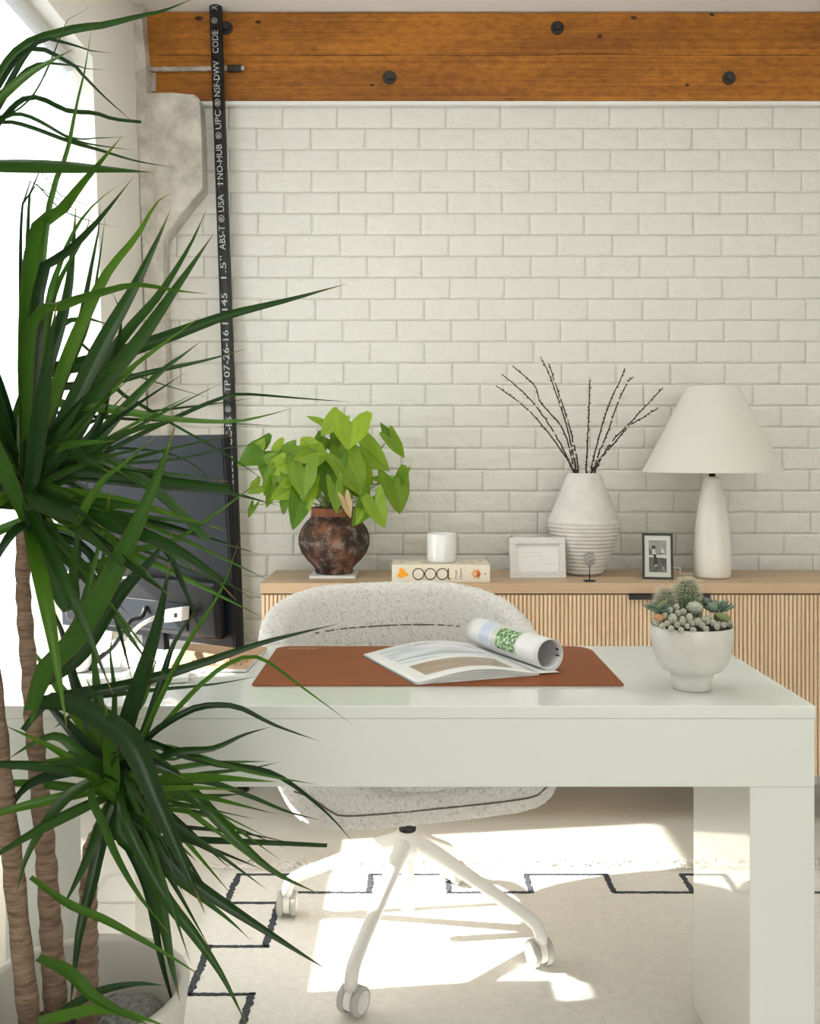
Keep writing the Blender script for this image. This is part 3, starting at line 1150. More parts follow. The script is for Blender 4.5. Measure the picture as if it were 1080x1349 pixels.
# seams
pts = []
for i in range(30):
    phi = math.radians(-42 + 84 * i / 29)
    z = .738 - 0.00018 * abs(-42 + 84 * i / 29) * (abs(-42 + 84 * i / 29) / 42)
    pts.append(cpt(phi, plan(phi) * interp(SZT, z) - 0.0784, z))
tube('seam', pts, 0.0022, M_seam, chair, 6)
pts = []
for i in range(40):
    a = -56 + 112 * i / 39
    phi = math.radians(180 + a)
    z = .428 + .045 * sstep(40, 52, abs(a))
    pts.append(cpt(phi, plan(phi) * interp(SZT, z) + 0.0015, z))
tube('seam', pts, 0.0020, M_seam, chair, 6)
# base
bc = Vector((-0.006, 2.315, 0))
tube('gas_lift', [bc + Vector((0, 0, .255)), bc + Vector((0, 0, .385))], 0.014, M_chrome, chair, 20)
lathe('collar', [(0.020, .282), (0.021, .285), (0.021, .296), (0.014, .298)], bc, M_black, chair, 24)
lathe('hub', [(0.012, .215), (0.030, .222), (0.036, .245), (0.034, .270), (0.027, .283), (0.0205, .284)], bc, M_chair_metal, chair, 28)
lathe('pillar', [(0.012, .083), (0.0155, .086), (0.0155, .23)], bc, M_chair_metal, chair, 20)
for a in (-21, 69, 159, 249):
    an = math.radians(a)
    dv = Vector((math.cos(an), math.sin(an), 0))
    def lp(r, z):
        return bc + dv * r + Vector((0, 0, z))
    pts = catmull([lp(.015, .258), lp(.07, .238), lp(.20, .175), lp(.29, .130), lp(.322, .108), lp(.332, .085), lp(.333, .070)], 20)
    lg = tube('leg', pts, [0.021 - 0.006 * min(1, i / 10) for i in range(20)], M_chair_metal, chair, 14)
    cz = RZ + 0.0035
    cp = bc + dv * .333
    sw = math.radians({-21: 20, 69: -35, 159: 0, 249: -30}[a])
    ax = Vector((math.cos(sw), math.sin(sw), 0))
    bd = Vector((-math.sin(sw), math.cos(sw), 0))
    cw = cp + bd * 0.010
    R = 0.0305
    hood = MB()
    hood.tube([cp + Vector((0, 0, 0.045)), cp + Vector((0, 0, .072))], 0.007, 10)
    seg = 22
    v, f = [], []
    for sx in (-0.009, 0.009):
        for k in range(seg):
            th_ = 2 * PI * k / seg
            v.append(cw + ax * sx + bd * (math.cos(th_) * 0.029) + Vector((0, 0, cz + R + math.sin(th_) * 0.029 * (1.1 if math.sin(th_) > 0 else .8))))
    for k in range(seg):
        f.append((k, (k + 1) % seg, seg + (k + 1) % seg, seg + k))
    f += [tuple(reversed(range(seg))), tuple(range(seg, 2 * seg))]
    hood.add(v, f)
    ho = hood.build('caster', M_chair_metal, chair)
    bevel(ho, 0.002)
    for sgn in (-1, 1):
        v, f = [], []
        prof = [(0.0095, R * .9), (0.0115, R), (0.0215, R), (0.025, R * .92), (0.0255, R * .75), (0.0235, R * .7), (0.0235, 0.004)]
        for (t, r) in prof:
            for k in range(26):
                th_ = 2 * PI * k / 26
                v.append(cw + ax * (sgn * t) + bd * (math.cos(th_) * r) + Vector((0, 0, cz + R + math.sin(th_) * r)))
        for i in range(len(prof) - 1):
            for k in range(26):
                f.append((i * 26 + k, i * 26 + (k + 1) % 26, (i + 1) * 26 + (k + 1) % 26, (i + 1) * 26 + k))
        f.append(tuple(range((len(prof) - 1) * 26, len(prof) * 26)))
        w_ = obj('wheel', v, f, None, ho, True, mats=[M_rubber, M_chair_metal], fmat=[0 if i // 26 < 4 else 1 for i in range(len(f))])
        w_['label'] = 'grey rubber wheel'

# ------------------------------------------------------------------ monitor seen from behind
mr = Vector((-0.383, 2.05, 0))
ml_dir = Vector((-0.86, 0.51, 0)).normalized()    # from right edge towards left edge
mn_dir = Vector((0.51, 0.86, 0)).normalized()     # screen side, away from the camera
mon = thing('computer_monitor', 'large dark slate monitor seen from behind on the white desk', 'monitor', (-0.55, 2.13, DZ))


def mpt(a, b, z, lean_=0.10):
    zz = z - 0.78
    return mr + ml_dir * (a + 0.035 * (zz / .47)) + mn_dir * (b - 0.0 * zz) + Vector((0, 0, z))


def mbox(name, a0, a1, b0_, b1_, z0, z1, m_, par_, bev=0.003):
    v = [mpt(*q) for q in ((a1, b0_, z0), (a0, b0_, z0), (a0, b1_, z0), (a1, b1_, z0), (a1, b0_, z1), (a0, b0_, z1), (a0, b1_, z1), (a1, b1_, z1))]
    o = obj(name, v, BOXF, m_, par_)
    if bev:
        bevel(o, bev)
    return o


MW = 0.555
mbox('back_panel', 0.0, MW, 0.004, 0.022, .782, 1.246, M_monitor, mon)
mbox('screen', 0.004, MW - 0.004, 0.0222, 0.0235, .790, 1.240, M_black, mon, 0)
mbox('side_bezel', -0.006, -0.0002, 0.004, 0.024, .780, 1.246, M_monitor2, mon, 0.002)
hs = mbox('rear_housing', 0.012, MW - 0.05, -0.030, 0.0038, .800, .925, M_monitor2, mon, 0.012)
mbox('lower_plate', 0.10, 0.34, -0.034, -0.0302, .815, .875, M_monitor, hs, 0.002)
mbox('stand_neck', 0.20, 0.27, -0.006, 0.012, .757, .800, M_monitor2, mon, 0.002)
sbv = mbox('stand_base', 0.10, 0.40, -0.07, 0.13, DZ + 0.0003, DZ + 0.009, M_white, mon, 0.003)
for i in range(3):
    mbox('port', 0.14 + i * .03, 0.155 + i * .03, -0.0352, -0.0341, .835, .845, M_black, hs, 0)

ad = thing('power_adapter', 'white power adapter plugged into the back of the monitor', 'adapter', (-0.57, 2.02, 0.85))
p0 = mpt(.115, -0.0605, .838)
vv = []
A_, B_, C_ = (ml_dir * -1), mn_dir, Vector((0.06, 0, 1)).normalized()
for (a, b, c) in boxv(-.026, .026, 0, .024, 0, .030):
    vv.append(p0 + A_ * a + B_ * b + C_ * (c + a * .18))
o = obj('housing', vv, BOXF, M_whiteplastic, ad)
bevel(o, 0.003)
q = [p0 + A_ * a + B_ * -0.0006 + C_ * c for (a, c) in ((.004, .010), (.013, .011), (.013, .020), (.004, .019))]
obj('socket', q, [(0, 1, 2, 3)], M_black, ad)
cpts = catmull([p0 + A_ * -.03 + Vector((0, -.002, .008)), P(207, 812, 1.98), P(180, 828, 1.97), P(166, 852, 1.97), P(160, 874, 1.985)], 26)
cpts[-1].z = DZ + .004
tag(tube('charging_cable', cpts, 0.0042, M_whitecable, None, 10), 'thick white cable curving down from adapter to desk', 'cable')
bpts = catmull([mpt(.22, -.036, .86), mpt(.21, -.06, .84), P(170, 820, 1.99), P(150, 850, 1.98), P(128, 870, 1.97), P(118, 884, 1.97)], 24)
bpts[-1].z = DZ + .006
tag(tube('monitor_cable', bpts, 0.0055, M_black, None, 10), 'black cable hanging from the back of the monitor', 'cable')

# ------------------------------------------------------------------ papers and notebook on the desk
def flat_quad(name, corners, z0, z1, m_, parent=None):
    c = [(q.x, q.y) for q in corners]
    return slab(name, c, z0, z1, m_, parent)


def desk_pt(px, py):
    d = F * (H - DZ) / (py - HOR)
    return P(px, py, d)


tag(flat_quad('paper_sheet', [desk_pt(150, 893), desk_pt(262, 889), desk_pt(300, 866), desk_pt(196, 869)], DZ + .0004, DZ + .0016, M_paper), 'loose white paper sheet under the kraft booklet', 'paper')
bk_ = thing('white_booklet', 'thin white book with square corners lying on the desk', 'book', desk_pt(205, 897))
cs_ = [desk_pt(165, 905), desk_pt(248, 900), desk_pt(246, 886), desk_pt(170, 889)]
o = flat_quad('pages', [cs_[0], cs_[1], cs_[2], cs_[3]], DZ + .0020, DZ + .0105, M_paper, bk_)
o = flat_quad('cover', [c + Vector((0.001 if k in (1, 2) else -.001, 0, 0)) for k, c in enumerate(cs_)], DZ + .0105, DZ + .012, M_white, bk_)
nbk = thing('notebook', 'kraft brown booklet with black lettering in front of the monitor', 'notebook', desk_pt(275, 870))
nz0 = DZ + .0018
nc = [desk_pt(222, 885), desk_pt(324, 886.5), desk_pt(352, 857.5), desk_pt(246, 853)]
flat_quad('pages', nc, nz0, nz0 + .006, M_paper, nbk)
flat_quad('cover', nc, nz0 + .006, nz0 + .0075, M_kraft, nbk)
uxn = (nc[0] - nc[1]).normalized()
uyn = (nc[1] - nc[2]).normalized()
zt_ = nz0 + .0077
for s, u0, v0, w_, h_ in (('THE TULIP', 0.012, 0.050, 0.125, 0.022), ('MANNER', 0.012, 0.080, 0.125, 0.022)):
    og = nc[2] + uxn * u0 + uyn * (0.165 - v0 + 0.0)
    og = nc[1] - uyn * (v0 - 0.022) + uxn * u0
    og.z = zt_
    q_, f_ = fit_text(s, w_, h_)
    vs = [og + uxn * a - (-uyn) * (-b) * -1 if False else og + uxn * a + (-uyn) * (h_ - b) * 1.0 for a, b in q_]
    for v in vs:
        v.z = zt_
    obj('lettering', vs, f_, M_print, nbk)
# white rounded gadget at the end of the desk
gp = desk_pt(103, 884)
gd = thing('desk_speaker', 'small white rounded speaker at the left end of the desk', 'speaker', gp)
lathe('housing', [(.020, 0.001), (.026, .004), (.030, .014), (.031, .045), (.029, .058), (.022, .064)], Vector((gp.x, gp.y, DZ)), M_whiteplastic, gd, 28, True, True)
lathe('grille', [(.021, .064), (.020, .0655), (.002, .066)], Vector((gp.x, gp.y, DZ)), M_rubber, gd, 24, False, True)

# ------------------------------------------------------------------ open magazine with its right half rolled up
mg = thing('magazine', 'open magazine with right half rolled back, lying on the tan mat', 'magazine', (0.08, 2.02, ZM))
MZ = ZM + 0.0005
A0, B0 = Vector((-0.103, 2.105)), Vector((0.014, 1.838))
S0, S1 = Vector((0.133, 2.175)), Vector((0.262, 1.918))
m_page, nt, b, out = nmat('magazine_page')
uv = N(nt, 'ShaderNodeUVMap')
sp = N(nt, 'ShaderNodeSeparateXYZ')
nt.links.new(uv.outputs[0], sp.inputs[0])


def band(sock, a, b_, e=0.008):
    r_ = N(nt, 'ShaderNodeValToRGB')
    setramp(r_, [(max(a - e, 0), (0, 0, 0)), (a, (1, 1, 1)), (b_, (1, 1, 1)), (min(b_ + e, 1), (0, 0, 0))])
    nt.links.new(sock, r_.inputs[0])
    return r_.outputs[0]


def mulc(a, b_):
    m_ = N(nt, 'ShaderNodeMath', operation='MULTIPLY')
    nt.links.new(a, m_.inputs[0])
    nt.links.new(b_, m_.inputs[1])
    return m_.outputs[0]


def over(base, col, fac):
    m_ = N(nt, 'ShaderNodeMixRGB')
    if isinstance(base, tuple):
        m_.inputs[1].default_value = base
    else:
        nt.links.new(base, m_.inputs[1])
    if isinstance(col, tuple):
        m_.inputs[2].default_value = col
    else:
        nt.links.new(col, m_.inputs[2])
    nt.links.new(fac, m_.inputs[0])
    return m_.outputs[0]


U_, V_ = sp.outputs[0], sp.outputs[1]      # u outer edge -> spine, v far -> near
nzp = N(nt, 'ShaderNodeTexNoise', i_Scale=3.0, i_Detail=6.0)
mpv = N(nt, 'ShaderNodeMapping')
mpv.inputs['Scale'].default_value = (0.8, 6, 1)
nt.links.new(uv.outputs[0], mpv.inputs[0])
nt.links.new(mpv.outputs[0], nzp.inputs['Vector'])
rp1 = N(nt, 'ShaderNodeValToRGB')
setramp(rp1, [(0.35, (0.42, 0.45, 0.52)), (0.5, (0.66, 0.69, 0.74)), (0.62, (0.80, 0.80, 0.80))])
nt.links.new(nzp.outputs['Fac'], rp1.inputs[0])
rp2 = N(nt, 'ShaderNodeValToRGB')
setramp(rp2, [(0.3, (0.30, 0.215, 0.15)), (0.7, (0.44, 0.335, 0.245))])
nt.links.new(nzp.outputs['Fac'], rp2.inputs[0])
c_ = over((0.80, 0.80, 0.78, 1), rp1.outputs[0], mulc(band(U_, .10, .93), band(V_, .06, .52)))
c_ = over(c_, (0.28, 0.28, 0.33, 1), mulc(band(U_, .12, .90), band(V_, .40, .415)))
c_ = over(c_, rp2.outputs[0], mulc(band(U_, .13, .86), band(V_, .60, .88)))
nt.links.new(c_, b.inputs['Base Color'])
b.inputs['Roughness'].default_value = 0.4
b.inputs['Coat Weight'].default_value = 0.2


def page_z(u, v):
    return 0.0045 + 0.017 * math.sin(PI * min(u * 1.02, 1)) ** 1.2 + 0.012 * (1 - v) * sstep(.3, .95, u)


NU, NV = 22, 14


def page(name, m_, zoff, zscale, shrink, uvs=True):
    vs, uvl, fs = [], [], []
    for j in range(NV + 1):
        for i in range(NU + 1):
            u, v = i / NU, j / NV
            a = A0.lerp(B0, v) + (S0 - A0) * shrink
            s_ = S0.lerp(S1, v)
            p = a.lerp(s_, u)
            vs.append((p.x, p.y, MZ + max(zoff + page_z(u, v) * zscale, 0.0009)))
            uvl.append((u, v))
    for j in range(NV):
        for i in range(NU):
            k = j * (NU + 1) + i
            fs.append((k, k + NU + 1, k + NU + 2, k + 1))
    o = obj(name, vs, fs, m_, mg, True, uv=uvl)
    so = o.modifiers.new('thick', 'SOLIDIFY')
    so.thickness = 0.0006
    so.offset = -1
    return o


page('left_page', m_page, 0.0, 1.0, 0.0)
for k in range(5):
    page('under_page', M_paper, -0.0008 * (k + 1), 1.0 - .17 * (k + 1), 0.006 * math.sin(k * 2.3) - .004 * k)
# rolled half
m_roll, nt, b, out = nmat('magazine_roll')
uv = N(nt, 'ShaderNodeUVMap')
sp = N(nt, 'ShaderNodeSeparateXYZ')
nt.links.new(uv.outputs[0], sp.inputs[0])
U_, V_ = sp.outputs[0], sp.outputs[1]
nzp = N(nt, 'ShaderNodeTexNoise', i_Scale=34.0, i_Detail=5.0)
nt.links.new(uv.outputs[0], nzp.inputs['Vector'])
rp1 = N(nt, 'ShaderNodeValToRGB')
setramp(rp1, [(0.38, (0.02, 0.09, 0.015)), (0.5, (0.10, 0.30, 0.04)), (0.62, (0.70, 0.78, 0.66))])
nt.links.new(nzp.outputs['Fac'], rp1.inputs[0])
c_ = over((0.80, 0.80, 0.80, 1), (0.60, 0.65, 0.80, 1), mulc(band(U_, .47, .68), band(V_, .20, .34)))
c_ = over(c_, (0.62, 0.64, 0.58, 1), mulc(band(U_, .43, .70), band(V_, .36, .72)))
c_ = over(c_, rp1.outputs[0], mulc(band(U_, .50, .69), band(V_, .44, .70)))
nt.links.new(c_, b.inputs['Base Color'])
b.inputs['Roughness'].default_value = 0.35
b.inputs['Coat Weight'].default_value = 0.25
rad = 0.0355
ax2 = (S1 - S0).normalized()
side = Vector((-ax2.y, ax2.x))
if side.x < 0:
    side = -side
vs, uvl, fs, fm_ = [], [], [], []
NA, NL = 64, 12
for j in range(NL + 1):
    v = j / NL
    base = S0.lerp(S1, v) - ax2 * 0.012
    ce = base + side * 0.034
    for i in range(NA + 1):
        u = i / NA
        ang = math.radians(-125 + 470 * u)
        r = rad * (1 - .16 * u)
        p = ce + side * (math.cos(ang) * r)
        z = rad + math.sin(ang) * r
        if u < .05:
            z = z * (u / .05) ** .5
        vs.append((p.x, p.y, MZ + 0.001 + max(z, 0)))
        uvl.append((u, v))
for j in range(NL):
    for i in range(NA):
        k = j * (NA + 1) + i
        fs.append((k, k + 1, k + NA + 2, k + NA + 1))
o = obj('rolled_pages', vs, fs, m_roll, mg, True, uv=uvl)
so = o.modifiers.new('thick', 'SOLIDIFY')
so.thickness = 0.0022
so.offset = -1
# dark picture and letters printed on the inside of the roll
def roll_patch(name, a0, a1, v0, v1, m_, rr=None):
    vs, fs = [], []
    n_ = 10
    for j in range(2):
        v = v0 + (v1 - v0) * j
        ce = S0.lerp(S1, v) - ax2 * 0.012 + side * 0.034
        for i in range(n_ + 1):
            ang = math.radians(a0 + (a1 - a0) * i / n_)
            r = (rr if rr else rad * .70)
            p = ce + side * (math.cos(ang) * r)
            vs.append((p.x, p.y, MZ + .001 + rad + math.sin(ang) * r))
    for i in range(n_):
        fs.append((i, i + 1, n_ + 2 + i, n_ + 1 + i))
    obj(name, vs, fs, m_, mg, True)


roll_patch('inner_picture', 85, 235, .25, .985, M_print, rad * .79)
for (a0, a1, v0, v1) in ((-22, -10, .93, .975), (-44, -34, .91, .975), (-66, -56, .95, .965), (8, 16, .93, .965)):
    roll_patch('printed_letter', a0, a1, v0, v1, M_print, rad * .83)
# loose lower cover leaf
vs, fs = [], []
for j in range(2):
    for i in range(13):
        t = i / 12
        p = (S0.lerp(S1, j) + (A0 - S0).lerp(B0 - S1, j) * (.42 * (1 - t))) + side * 0.05 * t
        vs.append((p.x, p.y, MZ + 0.0012 + 0.004 * math.sin(PI * t) * .5))
for i in range(12):
    fs.append((i, i + 1, 14 + i, 13 + i))
o = obj('cover_leaf', vs, fs, M_paper, mg, True)
so = o.modifiers.new('thick', 'SOLIDIFY')
so.thickness = 0.0007

# ------------------------------------------------------------------ things on the sideboard
def sbp(px, d):
    return Vector(((px - 540) * d / F, d, SZ))


# ribbed vase
vc = sbp(769, 3.283)
prof = [(0.030, 0.0), (0.060, 0.002), (0.063, 0.006)]
nrib = 13
z0_, z1_ = 0.006, 0.176
for i in range(nrib):
    t0, t1 = i / nrib, (i + 1) / nrib
    def rw(t):
        return 0.064 + (0.127 - 0.064) * (t ** 0.85)
    za_, zb_ = z0_ + (z1_ - z0_) * t0, z0_ + (z1_ - z0_) * t1
    r_ = rw((t0 + t1) / 2)
    prof += [(r_ - .0022, za_ + .0008), (r_ + .0012, za_ + (zb_ - za_) * .35), (r_ + .0012, za_ + (zb_ - za_) * .75), (r_ - .0012, zb_ - .0004)]
prof += [(0.1275, .178), (0.1255, .186)]
for i in range(22):
    t = (i + 1) / 22
    r_ = 0.1255 + (0.058 - 0.1255) * t ** .93
    z_ = .186 + .156 * t
    prof += [(r_ + .0030, z_ - .0050), (r_ + .0034, z_ - .0030), (r_ - .0002, z_)]
prof += [(0.0555, .349), (0.0545, .351),
         (0.051, .350), (0.050, .340), (0.066, .30), (0.098, .22), (0.105, .19), (0.09, .10), (0.055, .012), (0.001, .012)]
vase = tag(lathe('vase', prof, vc, M_vase, None, 64), 'tall taupe ribbed stoneware vase holding willow twigs', 'vase')

# pussy willow branches: px path from vase mouth to tip
branches = [
    ([(757, 640), (751, 617), (722, 570), (690, 535), (653, 508)], 3.25),
    ([(759, 640), (752, 615), (728, 567), (700, 528), (678, 507), (661, 493)], 3.29),
    ([(760, 640), (755, 612), (741, 565), (712, 530), (704, 508), (675, 482)], 3.32),
    ([(762, 640), (757, 608), (746, 560), (733, 520), (724, 495), (712, 470)], 3.28),
    ([(763, 640), (760, 605), (748, 555), (737, 522), (729, 498), (723, 479)], 3.24),
    ([(770, 640), (772, 620), (774, 575), (776, 535), (777, 497)], 3.30),
    ([(776, 640), (779, 617), (789, 575), (803, 530), (816, 503), (823, 485)], 3.26),
    ([(776, 640), (783, 612), (800, 570), (814, 530), (826, 505), (834, 497)], 3.33),
    ([(780, 640), (787, 617), (806, 582), (830, 557), (852, 533), (873, 511)], 3.28),
    ([(781, 640), (791, 612), (808, 585), (828, 562), (850, 548), (867, 537)], 3.23)]
bl_ = ['low-arching willow twig reaching farthest towards the clay pot', 'willow twig with a straight tip just above the one reaching farthest towards the clay pot',
       'willow twig with a kinked middle on the clay pot side of the vase', 'tallest willow twig in the ribbed vase', 'willow twig standing beside the tallest one, slightly shorter',
       'lone upright willow twig in the middle of the vase', 'tall willow twig nearest the lone upright one on the lamp side', 'willow twig with a hooked tip on the lamp side of the vase',
       'willow twig leaning farthest over towards the lamp', 'lowest willow twig on the lamp side of the vase']
for bi, (path, d) in enumerate(branches):
    mid_ = vc + Vector((0, 0, .30))
    pts = [P(x, y, 3.283 + (d - 3.283) * (i / (len(path) - 1)) * 1.4) for i, (x, y) in enumerate(path)]
    for p_ in pts[:2]:
        q = Vector((p_.x - vc.x, p_.y - vc.y, 0))
        if q.length > 0.042:
            q = q.normalized() * 0.042
            p_.x, p_.y = vc.x + q.x, vc.y + q.y
    low_p = vc + (pts[0] - vc) * Vector((-.2, -.2, 0)).length * 0
    low_p = Vector((vc.x - (pts[0].x - vc.x) * .5, vc.y, SZ + .17))
    pts = [low_p] + pts
    cv = catmull(pts, 40)
    for i, p_ in enumerate(cv[12:-1]):
        p_ += Vector((mnoise.noise(Vector((i * .8, bi * 9, 0))), 0, mnoise.noise(Vector((i * .8, bi * 9, 5))))) * 0.003
    th = thing('willow_branch', bl_[bi], 'twig', tuple(cv[0]), 'willow twigs in the vase')
    stem = MB()
    stem.tube(cv, [0.0036 - 0.0018 * i / 39 for i in range(40)], 6)
    m = MB()
    fr = frames(cv)
    k = 13
    sgn = 1
    while k < 39:
        p_, t_, a_, b_ = fr[k]
        ang = random.uniform(0, 2 * PI)
        o_ = (a_ * math.cos(ang) + b_ * math.sin(ang))
        ds = (t_ * 1.0 + o_ * .75).normalized()
        st = p_ + o_ * 0.0015
        L_ = random.uniform(.011, .016)
        stem.tube([p_, st + ds * .002, st + ds * .0055], [.0026, .0034, .0016], 6)
        st = st + ds * .003
        m.tube([st, st + ds * L_ * .3, st + ds * L_ * .65, st + ds * L_], [.0014, .0036, .0034, .0010], 6)
        k += random.choice((1, 2))
    stem.build('stem', M_twig, th, True)
    stuff(m.build('catkins', M_catkin, th, True))

# lamp
lc = sbp(938, 3.195)
lamp = thing('table_lamp', 'ivory ceramic table lamp with wide cone shade', 'lamp', tuple(lc))
lathe('base', [(0.03, 0.0), (0.056, 0.002), (0.060, 0.010), (0.0625, .05), (0.061, .10), (0.055, .17), (0.046, .24), (0.036, .295), (0.030, .329), (0.026, .338), (0.012, .341)], lc, M_ceramic2, lamp, 48, True, True)
lathe('socket', [(0.0105, .341), (0.0105, .376), (0.007, .378)], lc, M_black, lamp, 20)
zs0, zs1 = 1.2 - (622 - 600) * 3.195 / F - SZ, 1.2 + (600 - 510) * 3.195 / F - SZ
prof = [(0.2295, zs0), (0.2305, zs0 + .001), (0.0855, zs1 - .001), (0.0845, zs1), (0.0825, zs1 - .001), (0.2275, zs0 + .001)]
v, f = lathe_geo(prof + [prof[0]], lc, 72, False)
obj('shade', v, f, M_shade, lamp, True).modifiers.new('es', 'EDGE_SPLIT').split_angle = math.radians(50)
m = MB()
for a in (0, 120, 240):
    an = math.radians(a + 15)
    m.tube([lc + Vector((0, 0, zs1 - .03)), lc + Vector((math.cos(an) * .088, math.sin(an) * .088, zs1 - .012))], .0016, 6)
m.tube([lc + Vector((0, 0, .376)), lc + Vector((0, 0, zs1 - .03))], .004, 8)
m.build('shade_spider', M_chrome, lamp)
lathe('bulb', [(0.008, .378), (0.012, .39), (0.024, .415), (0.028, .435), (0.024, .455), (0.012, .466), (0.001, .468)], lc, M_milk, lamp, 24)
cp = catmull([lc + Vector((-.058, .03, .008)), lc + Vector((-.09, .06, .006)), P(893, 748, 3.30), lc + Vector((-.17, .17, .0035))], 20)
for p_ in cp:
    p_.z = max(p_.z, SZ + .0035)
tube('cord', cp, 0.0024, M_whitecable, lamp, 8)

# black picture frame, leaning back
def picture_frame(name, label, px0, px1, py0, py1, d, yaw, tilt, bar, depth, mframe, rollz=0.0):
    c = P((px0 + px1) / 2, py1, d)
    c.z = SZ + 0.0005
    w = (px1 - px0) * d / F
    h = (py1 - py0) * d / F / math.cos(tilt)
    rt = thing(name, label, 'picture frame', tuple(c))
    Rm = Matrix.Rotation(yaw, 3, 'Z') @ Matrix.Rotation(-tilt, 3, 'X')
    def W(x, y, z):
        return c + Rm @ Vector((x, y, z))
    def bx(nm, x0, x1, y0, y1, z0, z1, m_, par_, bev=0.0):
        o = obj(nm, [W(*q) for q in boxv(x0, x1, y0, y1, z0, z1)], BOXF, m_, par_)
        if bev:
            bevel(o, bev)
        return o
    bx('frame_bar', -w / 2, w / 2, 0, depth, 0, bar, mframe, rt, .001)
    bx('frame_bar', -w / 2, w / 2, 0, depth, h - bar, h, mframe, rt, .001)
    bx('frame_bar', -w / 2, -w / 2 + bar, 0.0002, depth, bar, h - bar, mframe, rt, .001)
    bx('frame_bar', w / 2 - bar, w / 2, 0.0002, depth, bar, h - bar, mframe, rt, .001)
    bx('backing', -w / 2 + bar * .5, w / 2 - bar * .5, depth * .75, depth * .95, bar * .5, h - bar * .5, M_black, rt)
    st = obj('easel_leg', [W(-.02, depth, h * .7), W(.02, depth, h * .7), Vector(W(.02, depth, 0)) * Vector((1, 1, 0)).length * 0 + Vector((W(.02, depth + h * .42, 0).x, W(.02, depth + h * .42, 0).y, SZ + .0005)),
                          Vector((W(-.02, depth + h * .42, 0).x, W(-.02, depth + h * .42, 0).y, SZ + .0005))], [(0, 1, 2, 3)], M_black, rt)
    st.modifiers.new('t', 'SOLIDIFY').thickness = 0.002
    return rt, bx, W, w, h


rt, bx, W, w, h = picture_frame('picture_frame', 'small black frame with black and white photograph on sideboard', 847, 886.5, 703.5, 763.5, 3.145, math.radians(-10), math.radians(9), .0075, .014, M_black)
bx('mat_board', -w / 2 + .007, w / 2 - .007, .0045, .006, .007, h - .007, M_matboard, rt)
m_ph, nt, b, out = nmat('old_photograph')
tc = N(nt, 'ShaderNodeTexCoord')
nz = N(nt, 'ShaderNodeTexNoise', i_Scale=90.0, i_Detail=6.0)
nt.links.new(tc.outputs['Object'], nz.inputs['Vector'])
r_ = N(nt, 'ShaderNodeValToRGB')
setramp(r_, [(.35, (.05, .055, .05)), (.7, (.16, .17, .155))])
nt.links.new(nz.outputs['Fac'], r_.inputs[0])
nt.links.new(r_.outputs[0], b.inputs['Base Color'])
M_phsky = mat('photo_sky_grey', (.30, .31, .28), .6, var=.15, vscale=60)
M_phlight = mat('photo_light', (.62, .62, .56), .6)
pw0, pw1, ph0, ph1 = -w * .285, w * .285, h * .155, h * .845
bx('photograph', pw0, pw1, .0030, .0044, ph0, ph1, m_ph, rt)


def ph(nm, pts, m_, y=.0028):
    """flat shape in the photograph, in 0..1 of its width and height"""
    n_ = len(pts)
    v = [W(pw0 + (pw1 - pw0) * a, y, ph0 + (ph1 - ph0) * b_) for a, b_ in pts]
    obj(nm, v, [tuple(range(n_))], m_, rt)


ph('photo_sky', [(0, .55), (1, .55), (1, 1), (0, 1)], M_phsky)
ph('photo_hill', [(0, .52), (.3, .52), (0, .80)], m_ph, .0026)
ph('photo_snow', [(0, .47), (1, .44), (1, .54), (0, .53)], M_phlight, .0025)
ph('photo_fountain', [(.7, .54), (.98, .54), (.88, .66), (.76, .78), (.70, .66)], M_phlight, .0024)
ph('photo_ledge', [(.55, .565), (1, .565), (1, .60), (.55, .60)], m_ph, .0022)
ph('photo_figure', [(.24, .24), (.50, .24), (.46, .42), (.38, .56), (.24, .56), (.28, .40)], M_print, .0021)
ph('photo_figure', [(.18, .56), (.40, .56), (.30, .74), (.20, .72)], M_phlight, .0020)
ph('photo_figure', [(.16, .73), (.36, .73), (.38, .80), (.28, .84), (.17, .82)], M_print, .0019)
ph('photo_highlight', [(.30, .19), (.46, .19), (.46, .23), (.34, .23)], M_phlight, .0019)
ph('photo_highlight', [(.72, .19), (.76, .19), (.90, .05), (.86, .05)], M_phlight, .0019)

# pale frame with a handwritten card
rt, bx, W, w, h = picture_frame('picture_frame', 'whitewashed wooden frame holding a handwritten white card', 672, 746, 708.5, 761.5, 3.175, math.radians(2), math.radians(8), .022, .018, M_greywood)
bx('card', -w / 2 + .020, w / 2 - .020, .010, .012, .020, h - .020, M_card, rt)
for (a, b_, ln) in ((.20, .68, 8), (.38, .55, 4), (.55, .44, 3), (.66, .28, 5)):
    for k in range(ln):
        x = -w / 2 + .022 + (w - .044) * (a + k * .055)
        z = .022 + (h - .044) * b_ + random.uniform(-.001, .001)
        bx('handwriting', x, x + .0045, .0094, .0099, z, z + .0012, M_ink, rt)

# little stone on a stand
sc = sbp(776.5, 3.10)
stn = thing('stone_ornament', 'tiny speckled stone disc on thin black stand', 'ornament', tuple(sc))
lathe('base_disc', [(.020, 0), (.021, .002), (.019, .0035), (.002, .004)], sc, M_black, stn, 24)
tube('rod', [sc + Vector((0, 0, .003)), sc + Vector((0, 0, .055))], .0018, M_black, stn, 8)
bmh = bmesh.new()
bmesh.ops.create_icosphere(bmh, subdivisions=4, radius=1.0)
vs = []
for q in bmh.verts:
    k = 1 + .16 * mnoise.noise(q.co * 3.0) + .10 * mnoise.noise(q.co * 9.0)
    vs.append(sc + Vector((q.co.x * .0185 * k, q.co.y * .010 * k, .073 + q.co.z * .023 * k)))
obj('stone', vs, [tuple(x.index for x in q.verts) for q in bmh.faces], M_geode, stn, True)
bmh.free()

